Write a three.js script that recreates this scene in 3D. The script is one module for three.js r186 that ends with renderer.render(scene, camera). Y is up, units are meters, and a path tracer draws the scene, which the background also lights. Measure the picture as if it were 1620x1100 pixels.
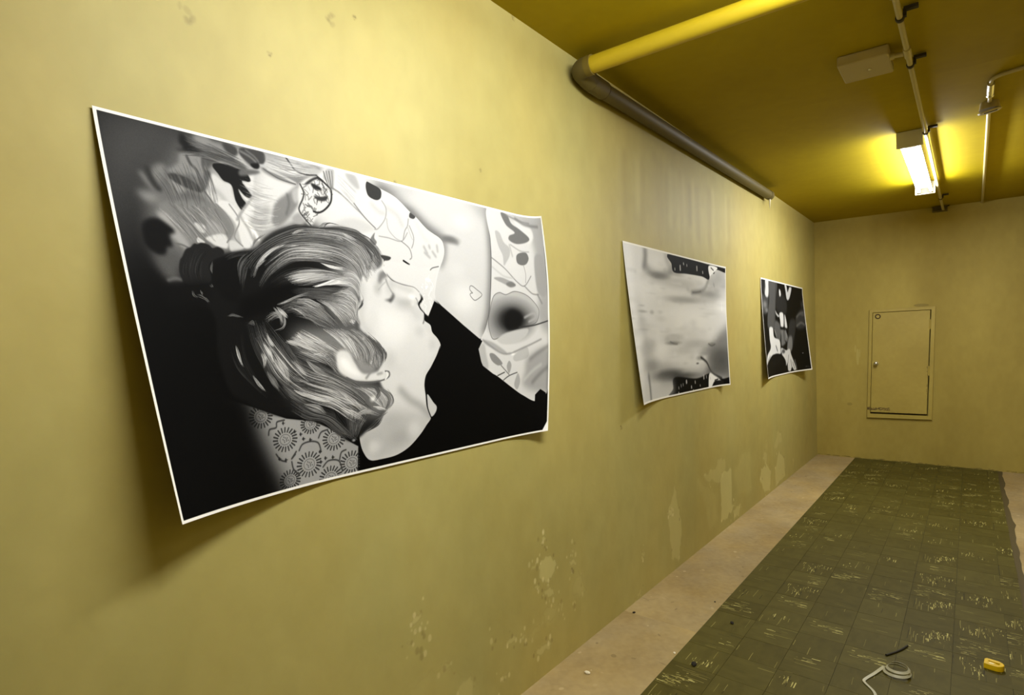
import * as THREE from 'three';
import { mergeGeometries } from 'three/addons/utils/BufferGeometryUtils.js';
import { RoundedBoxGeometry } from 'three/addons/geometries/RoundedBoxGeometry.js';
import { RectAreaLightUniformsLib } from 'three/addons/lights/RectAreaLightUniformsLib.js';

// ------------------------------------------------------------------ camera, exposure, lamps
RectAreaLightUniformsLib.init();
const scene = new THREE.Scene();
scene.background = new THREE.Color(0x000000);
const camera = new THREE.PerspectiveCamera(61.52, 1620 / 1100, 0.05, 60);
camera.position.set(1.6814, 1.6713, 0);
camera.rotation.set(-0.01255, 0.66565, -0.02141, 'YXZ');
const renderer = new THREE.WebGLRenderer();
renderer.toneMapping = THREE.LinearToneMapping;
renderer.toneMappingExposure = 1.03;
renderer.shadowMap.enabled = true;
const LAMP_DOWN = 92, LAMP_SIDE = 145, LAMP_COLOR = 0xf7faff;   // radiance of the tubes, below and to either side
const LAMP_SPOTS = [[1.33, 3.2, -6.37], [1.33, 3.2, -1.6]];

// ------------------------------------------------------------------ helpers
const H = 3.2, L = 8.93, WIDE = 2.37, BACK = 2.5, T = 0.15;    // room: height, far end, width, near end, wall thickness
let seed = 7;
const rnd = () => { seed = (seed * 1664525 + 1013904223) % 4294967296; return seed / 4294967296; };
const taken = new Map();
const numbered = (n) => { const k = taken.get(n) ?? 0; taken.set(n, k + 1); return k ? n + '_' + String(k).padStart(3, '0') : n; };
function mesh(name, geo, mat, parent) {
  const m = new THREE.Mesh(geo, mat);
  m.name = parent === scene ? numbered(name) : name;
  m.castShadow = m.receiveShadow = true; parent.add(m); return m;
}
function thing(name, label, category, pos = [0, 0, 0], group) {
  const o = new THREE.Group(); o.name = numbered(name); o.position.set(...pos);
  o.userData = { label, category }; if (group) o.userData.group = group;
  scene.add(o); return o;
}
function tag(o, label, category, group) { Object.assign(o.userData, { label, category }); if (group) o.userData.group = group; return o; }
function struct(o, label, category) { Object.assign(o.userData, { kind: 'structure', label, category }); return o; }
const box = (w, h, d, x = 0, y = 0, z = 0) => new THREE.BoxGeometry(w, h, d).translate(x, y, z);
const rbox = (w, h, d, r, x = 0, y = 0, z = 0) => new RoundedBoxGeometry(w, h, d, 2, r).translate(x, y, z);
const v3 = (a) => new THREE.Vector3(...a);
function rod(a, b, r, seg = 16, r2 = r) {                      // a cylinder from a to b
  const A = v3(a), B = v3(b), d = B.clone().sub(A);
  const g = new THREE.CylinderGeometry(r2, r, d.length(), seg);
  g.applyQuaternion(new THREE.Quaternion().setFromUnitVectors(new THREE.Vector3(0, 1, 0), d.clone().normalize()));
  return g.translate((A.x + B.x) / 2, (A.y + B.y) / 2, (A.z + B.z) / 2);
}
function bent(pts, r, bend = 0.05, seg = 14) {                 // a pipe with rounded corners
  const path = new THREE.CurvePath(), P = pts.map(v3); let from = P[0];
  for (let i = 1; i < P.length; i++) {
    if (i === P.length - 1) { path.add(new THREE.LineCurve3(from, P[i])); break; }
    const a = P[i].clone().add(P[i - 1].clone().sub(P[i]).setLength(bend)), b = P[i].clone().add(P[i + 1].clone().sub(P[i]).setLength(bend));
    path.add(new THREE.LineCurve3(from, a)); path.add(new THREE.QuadraticBezierCurve3(a, P[i], b)); from = b;
  }
  return new THREE.TubeGeometry(path, 40 * P.length, r, seg, false);
}
const merge = (list) => mergeGeometries(list.map((g) => { const n = g.index ? g.toNonIndexed() : g; for (const k of Object.keys(n.attributes)) if (!['position', 'normal', 'uv'].includes(k)) n.deleteAttribute(k); return n; }));

// value noise in [0, 1], tileable over whole numbers when `wrap` is given
const lattice = Array.from({ length: 4096 }, () => rnd());
const cell = (i, j) => lattice[((i * 73 + j * 199 + (i * j) % 31 * 7) % 4096 + 4096) % 4096];
function noise(x, y) {
  const i = Math.floor(x), j = Math.floor(y), f = x - i, g = y - j, s = f * f * (3 - 2 * f), t = g * g * (3 - 2 * g);
  return (cell(i, j) * (1 - s) + cell(i + 1, j) * s) * (1 - t) + (cell(i, j + 1) * (1 - s) + cell(i + 1, j + 1) * s) * t;
}
const fbm = (x, y, n = 4) => { let s = 0, a = 0.5, k = 1; for (let i = 0; i < n; i++) { s += a * noise(x * k + i * 17.3, y * k + i * 9.1); a *= 0.5; k *= 2.03; } return s / (1 - 0.5 ** n); };
function canvas(w, h) { const c = document.createElement('canvas'); c.width = w; c.height = h; return c; }
function texture(c, srgb = true, wrap = THREE.RepeatWrapping) {
  const t = new THREE.CanvasTexture(c); t.wrapS = t.wrapT = wrap; if (srgb) t.colorSpace = THREE.SRGBColorSpace; t.magFilter = THREE.LinearFilter; return t;
}
// fills a canvas per pixel: f(u metres, v metres from the top) -> [r, g, b] in 0..255
function fill(c, wm, hm, f) {
  const x = c.getContext('2d'), d = x.getImageData(0, 0, c.width, c.height);
  for (let j = 0, k = 0; j < c.height; j++) for (let i = 0; i < c.width; i++, k += 4) {
    const p = f(i / c.width * wm, j / c.height * hm); d.data[k] = p[0]; d.data[k + 1] = p[1]; d.data[k + 2] = p[2]; d.data[k + 3] = 255;
  }
  x.putImageData(d, 0, 0); return x;
}
// smooth curve through points [x0, y0, x1, y1 ...]
function trace(x, p, closed, k) {
  const n = p.length / 2, at = (i) => { const m = closed ? (i + n) % n : Math.min(n - 1, Math.max(0, i)); return [p[2 * m] * k, p[2 * m + 1] * k]; };
  x.moveTo(...at(0));
  for (let i = 0; i < (closed ? n : n - 1); i++) {
    const [a, b, c, d] = [at(i - 1), at(i), at(i + 1), at(i + 2)];
    x.bezierCurveTo(b[0] + (c[0] - a[0]) / 6, b[1] + (c[1] - a[1]) / 6, c[0] - (d[0] - b[0]) / 6, c[1] - (d[1] - b[1]) / 6, c[0], c[1]);
  }
}
// draws with soft edges: `draw` paints on a small canvas of its own that is blurred by b pixels and laid over x
function softly(x, b, p, pad, alpha, draw) {
  let a = 1e9, c = 1e9, e = -1e9, f = -1e9;
  for (let i = 0; i < p.length; i += 2) { a = Math.min(a, p[i]); e = Math.max(e, p[i]); c = Math.min(c, p[i + 1]); f = Math.max(f, p[i + 1]); }
  const m = pad + 3 * b + 2; a = Math.max(-4 * b, a - m); c = Math.max(-4 * b, c - m); e = Math.min(x.canvas.width + 4 * b, e + m); f = Math.min(x.canvas.height + 4 * b, f + m);
  if (e <= a || f <= c) return;
  const s = Math.min(1, 5 / b), o = canvas(Math.ceil((e - a) * s) + 1, Math.ceil((f - c) * s) + 1), y = o.getContext('2d');
  y.lineCap = y.lineJoin = 'round'; y.filter = `blur(${(b * s).toFixed(2)}px)`; y.setTransform(s, 0, 0, s, -a * s, -c * s); draw(y);
  x.globalAlpha = alpha; x.imageSmoothingEnabled = true; x.imageSmoothingQuality = 'high'; x.drawImage(o, a, c, o.width / s, o.height / s); x.globalAlpha = 1;
}
const plain = (color, roughness = 0.7, metalness = 0, more = {}) => new THREE.MeshStandardMaterial({ color, roughness, metalness, ...more });

// ------------------------------------------------------------------ surfaces
const peeled = [[1,[2340,594,2430,575,2476,525,2442,474,2380,451,2322,497,2317,558]],[1,[2366,696,2391,674,2365,666,2341,688]],[0.7,[2347,659,2365,650,2359,634,2348,643]],[0.6,[2238,558,2267,578,2303,571,2288,551]],[0.8,[2271,472,2307,472,2328,448,2298,445]],[0.85,[2364,431,2440,409,2446,376,2400,370,2356,408]],[0.9,[2589,490,2640,497,2674,458,2605,466]],[0.45,[2681,414,2724,362,2757,275,2684,263,2608,327]],[0.4,[2345,317,2484,309,2450,259,2357,243]],[0.85,[2266,153,2340,164,2422,142,2398,122,2294,124]],[0.8,[2044,290,2082,298,2127,299,2120,270,2056,273]],[0.8,[2146,263,2194,276,2186,246]],[0.9,[1480,601,1499,627,1543,620,1529,602,1493,593]],[0.8,[2007,133,2058,149,2051,128,2019,120]],[0.7,[1461,540,1474,541,1482,528,1469,530]],[0.7,[1536,546,1551,543,1547,521]],[0.55,[1712,195,1745,251,1820,252,1822,140]],[0.22,[1438,333,1535,371,1658,370,1697,366,1677,347,1756,267,1841,242,1882,110]],[0.6,[2508,327,2524,303,2513,235,2502,275]],[0.6,[2617,555,2646,542,2638,525,2618,534]],[0.6,[2614,242,2648,239,2644,217]],[0.35,[2214,267,2314,269,2327,238,2240,223]],[0.6,[1949,361,1963,359,1958,346]],[0.5,[1650,366,1697,366,1687,346,1657,345]],[0.7,[1514,485,1522,479,1519,474]],[0.75,[3878,448,3962,533,3999,630,4028,518,4064,429,4120,294,4086,154,4057,41,3942,90,3900,234]],[1,[3887,452,3942,452,3956,402,3898,404]],[0.55,[4566,573,4842,566,4936,641,5098,598,5118,514,4971,432,4624,503]],[1,[4971,432,5022,516,5266,486,5260,176,5330,143,5145,90,4977,85,4973,275]],[0.3,[5314,428,5648,588,5820,543,5859,161,5460,197]],[1,[6184,315,6355,340,6561,225,6514,39,6303,46,6145,210]],[0.95,[6709,217,6913,383,7109,268,7156,70,6735,11]],[0.5,[6685,440,6847,597,7005,576,7039,467,6760,428]],[0.3,[4427,572,4832,368,4909,103,4687,85,4614,298]],[0.8,[5298,118,5511,117,5451,30,5319,21]],[0.85,[3448,291,3502,275,3487,243,3452,260]],[0.4,[6334,573,6471,533,6397,467]],[0.6,[6294,484,6429,423,6389,334,6255,396]],[0.5,[7478,182,7588,174,7535,62]],[0.6,[5241,0,5476,-10,5448,-37,5280,-26]],[0.6,[3345,18,3438,56,3424,25]]];
const scuffs = [[3205,1126,14],[731,2585,26],[1193,2764,24],[971,2564,7],[1944,2420,9],[1460,2271,7],[2205,3188,10],[2251,3253,10],[1289,2808,8]];
const drips = [[3802,2850,3807,2491],[4189,2828,4209,2482],[4504,2818,4514,2474],[4858,2833,4855,2466],[5258,2822,5259,2515],[4016,2839,4016,2591],[4372,2793,4374,2553],[3298,2785,3302,2474],[3507,2773,3507,2548]];

const WALL_RGB = [167, 154, 87];
// paint of the long wall: mottled, with flaked patches near the floor, scuffs and drip stains under the pipe
const wallC = canvas(2048, 712), wallB = canvas(2048, 712), wallSpan = 9.2, wallFrom = 0.27;
{
  const x = fill(wallC, wallSpan, H, (u, v) => {
    const n = (fbm(u * 1.3, v * 1.3, 4) - 0.5) * 20 + (fbm(u * 14, v * 9, 3) - 0.5) * 9, t = (fbm(u * 2 + 40, v * 0.8, 3) - 0.5) * 10;
    return [WALL_RGB[0] + n + t, WALL_RGB[1] + n, WALL_RGB[2] + n * 0.9 - t];
  });
  const b = fill(wallB, wallSpan, H, (u, v) => { const n = 128 + (fbm(u * 6, v * 6, 3) - 0.5) * 90 + (fbm(u * 40, v * 40, 2) - 0.5) * 50; return [n, n, n]; });
  const kx = 2048 / wallSpan, X = (mm) => (mm / 1000 + wallFrom) * kx, Y = (mm) => (H - mm / 1000) * kx;
  // damp, lighter crust around the flaked places
  for (const [s, p] of peeled) {
    const q = [], nP = p.length / 2;
    for (let i = 0; i < nP; i++) for (let k = 0; k < 5; k++) {
      const f = k / 5, a = 2 * i, b = 2 * ((i + 1) % nP), len = Math.hypot(X(p[b]) - X(p[a]), Y(p[b + 1]) - Y(p[a + 1])), j = Math.min(5, len * 0.16);
      q.push(X(p[a] * (1 - f) + p[b] * f) + (rnd() - 0.5) * j, Y(p[a + 1] * (1 - f) + p[b + 1] * f) + (rnd() - 0.5) * j * 1.6);
    }
    for (const [c, blur, a] of [[x, s < 0.5 ? 4 : 1.2, 0.62 * s], [b, 1.2, 0.5 * s]]) {
      softly(c, blur, q, 0, a, (y) => { y.fillStyle = c === x ? 'rgb(200,190,126)' : 'rgb(30,30,30)'; y.beginPath(); trace(y, q, true, 1); y.fill(); });
    }
    x.globalAlpha = 0.22 * s; x.strokeStyle = 'rgb(120,104,50)'; x.lineWidth = 1.4; x.beginPath(); trace(x, q, true, 1); x.stroke();
    // crumbs around the patch
    for (let k = 0; k < 7 * s; k++) {
      const i = 2 * Math.floor(rnd() * q.length / 2), r = 0.6 + rnd() * 1.6; x.globalAlpha = 0.5 * s; x.fillStyle = rnd() < 0.7 ? 'rgb(232,222,170)' : 'rgb(120,105,55)';
      x.beginPath(); x.ellipse(q[i] + (rnd() - 0.5) * 16, q[i + 1] + (rnd() - 0.5) * 24, r, r * 1.5, 0, 0, 7); x.fill();
    }
  }
  for (const [m, y, r] of scuffs) {
    x.fillStyle = 'rgb(96,82,36)';
    for (let k = 0; k < 6; k++) { x.globalAlpha = r > 20 ? 0.16 : 0.34; x.beginPath(); x.ellipse(X(m + (rnd() - 0.5) * r * 1.6), Y(y + (rnd() - 0.5) * r * 1.6), X(m + r * 0.5) - X(m), (X(m + r * 0.35) - X(m)) * (0.5 + rnd()), rnd() * 3, 0, 7); x.fill(); }
  }
  for (const [m0, y0, m1, y1] of drips) for (let k = 0; k < 7; k++) {
    const dx = (rnd() - 0.5) * 150; const q = [X(m0 + dx), Y(y0 + rnd() * 60), X(m1 + dx + (rnd() - 0.5) * 20), Y(y1 - rnd() * 160)], lw = 4 + rnd() * 14, col = rnd() < 0.6 ? 'rgb(112,96,44)' : 'rgb(214,202,140)';
    softly(x, 5, q, lw, 0.10, (y) => { y.strokeStyle = col; y.lineWidth = lw; y.beginPath(); y.moveTo(q[0], q[1]); y.lineTo(q[2], q[3]); y.stroke(); });
  }
  x.globalAlpha = 1;
}
const wallMaps = [texture(wallC, true, THREE.MirroredRepeatWrapping), texture(wallB, false, THREE.MirroredRepeatWrapping)];
for (const t of wallMaps) { t.repeat.set((L + BACK) / wallSpan, 1); t.offset.set(-(BACK - wallFrom) / wallSpan, 0); }
const wallPaint = new THREE.MeshStandardMaterial({ map: wallMaps[0], bumpMap: wallMaps[1], bumpScale: 0.0022, roughness: 0.62 });
// plain painted plaster for the other walls
const plasterC = canvas(1024, 1024);
fill(plasterC, 3.2, 3.2, (u, v) => {
  const n = (fbm(u * 1.6, v * 0.9, 4) - 0.5) * 26 + (fbm(u * 16, v * 12, 3) - 0.5) * 8;
  return [WALL_RGB[0] - 6 + n, WALL_RGB[1] - 12 + n, WALL_RGB[2] - 24 + n * 0.8];
});
const endC = canvas(1024, 1024);
{
  const x = endC.getContext('2d'); x.drawImage(plasterC, 0, 0);
  const X = (m) => m / WIDE * 1024, Y = (m) => (1 - m / H) * 1024;
  for (const [a, y, w, h, c, al] of [[0.5, 1.35, 0.016, 0.11, '190,178,110', 0.4], [0.475, 1.46, 0.010, 0.05, '190,178,110', 0.3], [0.525, 1.40, 0.008, 0.06, '190,178,110', 0.3], [1.2, 2.0, 0.08, 0.02, '90,78,34', 0.35], [0.4, 0.72, 0.03, 0.02, '90,78,34', 0.25]]) {
    x.globalAlpha = al; x.fillStyle = `rgb(${c})`; x.beginPath(); x.ellipse(X(a), Y(y), X(w), h / H * 1024, 0, 0, 7); x.fill();
  }
  for (let k = 0; k < 60; k++) { x.globalAlpha = 0.35; x.fillStyle = 'rgb(80,68,28)'; x.beginPath(); x.ellipse(rnd() * 1024, 1022 - rnd() * 3, 4 + rnd() * 16, 0.6 + rnd() * 1.6, 0, 0, 7); x.fill(); }
}
const wallPlain = new THREE.MeshStandardMaterial({ map: texture(plasterC), roughness: 0.7 }), endPaint = new THREE.MeshStandardMaterial({ map: texture(endC), roughness: 0.7 });
const CEIL_RGB = [160, 140, 8];
const ceilC = canvas(512, 1024);
fill(ceilC, WIDE, 4.6, (u, v) => { const n = (fbm(u * 1.5, v * 1.5, 4) - 0.5) * 16 + (fbm(u * 18, v * 18, 2) - 0.5) * 6; return [CEIL_RGB[0] + n, CEIL_RGB[1] + n, CEIL_RGB[2] + n * 0.6]; });
const ceilPaint = new THREE.MeshPhysicalMaterial({ map: texture(ceilC), roughness: 0.7, specularIntensity: 0.3 });
ceilPaint.map.repeat.set(1, (L + BACK) / 4.6);
// bare screed along the walls
const screedC = canvas(1024, 2048), screedB = canvas(512, 1024);
{
  const x = fill(screedC, WIDE, 5.7, (u, v) => {
    const n = (fbm(u * 3.1, v * 2.2, 5) - 0.5) * 54 + (fbm(u * 40, v * 40, 2) - 0.5) * 16, w = (fbm(u * 5 + 9, v * 5, 3) - 0.5) * 16;
    return [150 + n * 0.8 + w * 0.4, 129 + n * 0.8, 84 + n * 0.7 - w];
  });
  for (let k = 0; k < 420; k++) { x.globalAlpha = 0.12 + rnd() * 0.35; x.fillStyle = rnd() < 0.6 ? 'rgb(96,78,46)' : 'rgb(214,194,150)'; const r = 0.8 + rnd() * 4; x.beginPath(); x.ellipse(rnd() * 1024, rnd() * 2048, r * (0.6 + rnd()), r * (0.4 + rnd()), rnd() * 3, 0, 7); x.fill(); }
  x.strokeStyle = 'rgb(104,86,52)';
  for (let k = 0; k < 26; k++) { let a = rnd() * 1024, b = rnd() * 2048; x.globalAlpha = 0.35; x.lineWidth = 1 + rnd() * 1.5; x.beginPath(); x.moveTo(a, b); for (let i = 0; i < 5; i++) x.lineTo(a += (rnd() - 0.5) * 60, b += (rnd() - 0.3) * 40); x.stroke(); }
  fill(screedB, WIDE, 5.7, (u, v) => { const n = 128 + (fbm(u * 14, v * 14, 4) - 0.5) * 190; return [n, n, n]; });
}
const screed = new THREE.MeshStandardMaterial({ map: texture(screedC), bumpMap: texture(screedB, false), bumpScale: 0.004, roughness: 0.85 });
for (const t of [screed.map, screed.bumpMap]) t.repeat.set(1, (L + BACK) / 5.7);

// ------------------------------------------------------------------ room shell
const wallLeft = struct(mesh('wall_left', box(T, H + 2 * T, L + BACK, -T / 2, H / 2, (BACK - L) / 2), wallPaint, scene), 'long olive yellow plaster wall with flaking paint near the floor', 'wall');
{ const uv = wallLeft.geometry.attributes.uv; for (let i = 0; i < uv.count; i++) uv.setY(i, (uv.getY(i) * (H + 2 * T) - T) / H); }
const HATCH = [[0.634, 0.605], [1.258, 0.613], [1.305, 1.942], [0.678, 1.931]];   // opening for the access door
{
  const s = new THREE.Shape([[-T, -T], [WIDE + T, -T], [WIDE + T, H + T], [-T, H + T]].map((p) => new THREE.Vector2(...p)));
  s.holes.push(new THREE.Path(HATCH.map((p) => new THREE.Vector2(...p))));
  struct(mesh('wall_far', new THREE.ExtrudeGeometry(s, { depth: T, bevelEnabled: false }).translate(0, 0, -L - T), endPaint, scene), 'olive end wall with the small painted access door', 'wall');
  endPaint.map.repeat.set(1 / WIDE, 1 / H);
}
struct(mesh('wall_right', box(T, H + 2 * T, L + BACK, WIDE + T / 2, H / 2, (BACK - L) / 2), wallPlain, scene), 'plain olive plaster wall opposite the posters', 'wall');
struct(mesh('wall_near', box(WIDE + 2 * T, H + 2 * T, T, WIDE / 2, H / 2, BACK + T / 2), wallPlain, scene), 'plain olive plaster wall closing the near end', 'wall');
wallPlain.map.repeat.set(3, 1);
struct(mesh('ceiling', box(WIDE, T, L + BACK, WIDE / 2, H + T / 2, (BACK - L) / 2), ceilPaint, scene), 'glossy deep yellow painted ceiling', 'ceiling');
const floor = new THREE.Group(); floor.name = 'floor'; scene.add(floor);
struct(floor, 'olive vinyl tile floor with bare screed strips along the walls', 'floor');
mesh('screed', box(WIDE, T, L + BACK, WIDE / 2, -T / 2, (BACK - L) / 2), screed, floor);

// ------------------------------------------------------------------ floor tiles, nine inches, streaks turned by a quarter from tile to tile
const TILE = 0.2279, TX0 = 0.454, TZ0 = -3.525;
const TILE_RGB = [76, 69, 24];
const tileMats = [];
for (let k = 0; k < 24; k++) {
  const c = canvas(256, 256), x = fill(c, TILE, TILE, (u, v) => {
    const n = (fbm(u * 12 + k * 31, v * 30 + k * 7, 4) - 0.5) * 16 + (k % 4 - 1.5) * 2.4;
    return [TILE_RGB[0] + n, TILE_RGB[1] + n, TILE_RGB[2] + n * 0.8];
  });
  x.lineCap = 'round';
  const dense = [0, 0, 1, 0, 4, 0, 2, 1, 3, 1, 0, 2][k % 12];
  const stroke = (a, b, len, w, col, al) => { x.globalAlpha = al; x.strokeStyle = col; x.lineWidth = w; x.beginPath(); x.moveTo(a, b); x.quadraticCurveTo(a + len / 2, b + (rnd() - 0.5) * 5, a + len, b + (rnd() - 0.5) * 7); x.stroke(); };
  for (let s = 0; s < dense; s++) {                        // clusters of chips
    const a = 30 + rnd() * 150, b = 30 + rnd() * 190, nn = 7 + rnd() * 12;
    for (let i = 0; i < nn; i++) stroke(a + (rnd() - 0.5) * 90, b + (rnd() + rnd() - 1) * 70, 6 + rnd() ** 2 * 50, 1.4 + rnd() ** 2 * 5, rnd() < 0.8 ? 'rgb(204,195,124)' : 'rgb(36,30,10)', 0.4 + rnd() * 0.55);
  }
  for (let i = 0; i < 3 + dense * 2; i++) stroke(rnd() * 200, rnd() * 256, 20 + rnd() * 110, 1.4 + rnd() * 3, rnd() < 0.6 ? 'rgb(164,154,92)' : 'rgb(36,30,10)', 0.25 + rnd() * 0.5);
  tileMats.push(new THREE.MeshPhysicalMaterial({ map: texture(c), roughness: 0.6, specularIntensity: 0.35 }));
}
const tileGeos = new Map();
function tileGeo(w, d, turned) {
  const key = w.toFixed(4) + '|' + d.toFixed(4) + turned;
  if (!tileGeos.has(key)) {
    const g = box(w - 0.0016, 0.004, d - 0.0016, 0, 0.002, 0), p = g.attributes.position, uv = g.attributes.uv;
    for (let i = 0; i < p.count; i++) { const a = p.getX(i) / TILE + 0.5, b = p.getZ(i) / TILE + 0.5; turned ? uv.setXY(i, b, a) : uv.setXY(i, a, b); }
    tileGeos.set(key, g);
  }
  return tileGeos.get(key);
}
{
  const cols = Array.from({ length: 7 }, (_, i) => [TX0 + i * TILE, Math.min(TILE, 1.916 - TX0 - i * TILE)]);
  for (let r = -17; r < 24; r++) for (const [i, [x0, w]] of cols.entries()) {
    const z1 = TZ0 - r * TILE, z0 = Math.max(-L, z1 - TILE);
    if (z1 - z0 < 0.01) continue;
    const m = mesh('tile', tileGeo(w, z1 - z0, (i + r) & 1), tileMats[Math.floor(rnd() * 24)], floor);
    m.position.set(x0 + w / 2 + (i === 6 ? (rnd() - 0.5) * 0.006 : 0), rnd() * 0.0006, (z0 + z1) / 2);
  }
  mesh('adhesive_bed', box(1.916 - TX0, 0.0012, 0.7 + L, (1.916 + TX0) / 2, 0.0006, (0.7 - L) / 2 - 0.35 + 0.35), plain('#2c2610', 0.9), floor).userData.label = 'dark glue in the joints';
  // dried black adhesive showing along the broken right-hand edge
  const s = new THREE.Shape(); s.moveTo(1.90, 0); const n = 70;
  for (let i = 0; i <= n; i++) s.lineTo(1.934 + fbm(i * 0.6, 3, 3) * 0.05 * (0.6 + 0.4 * rnd()), i / n * 9.3);
  s.lineTo(1.90, 9.3);
  const g = new THREE.ExtrudeGeometry(s, { depth: 0.0015, bevelEnabled: false }); g.rotateX(-Math.PI / 2); g.translate(0, 0, 9.3 - L);
  mesh('adhesive_edge', g.translate(0, 0, -9.3 + 9.3), plain('#4a3e1a', 0.8), floor);
}

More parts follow.
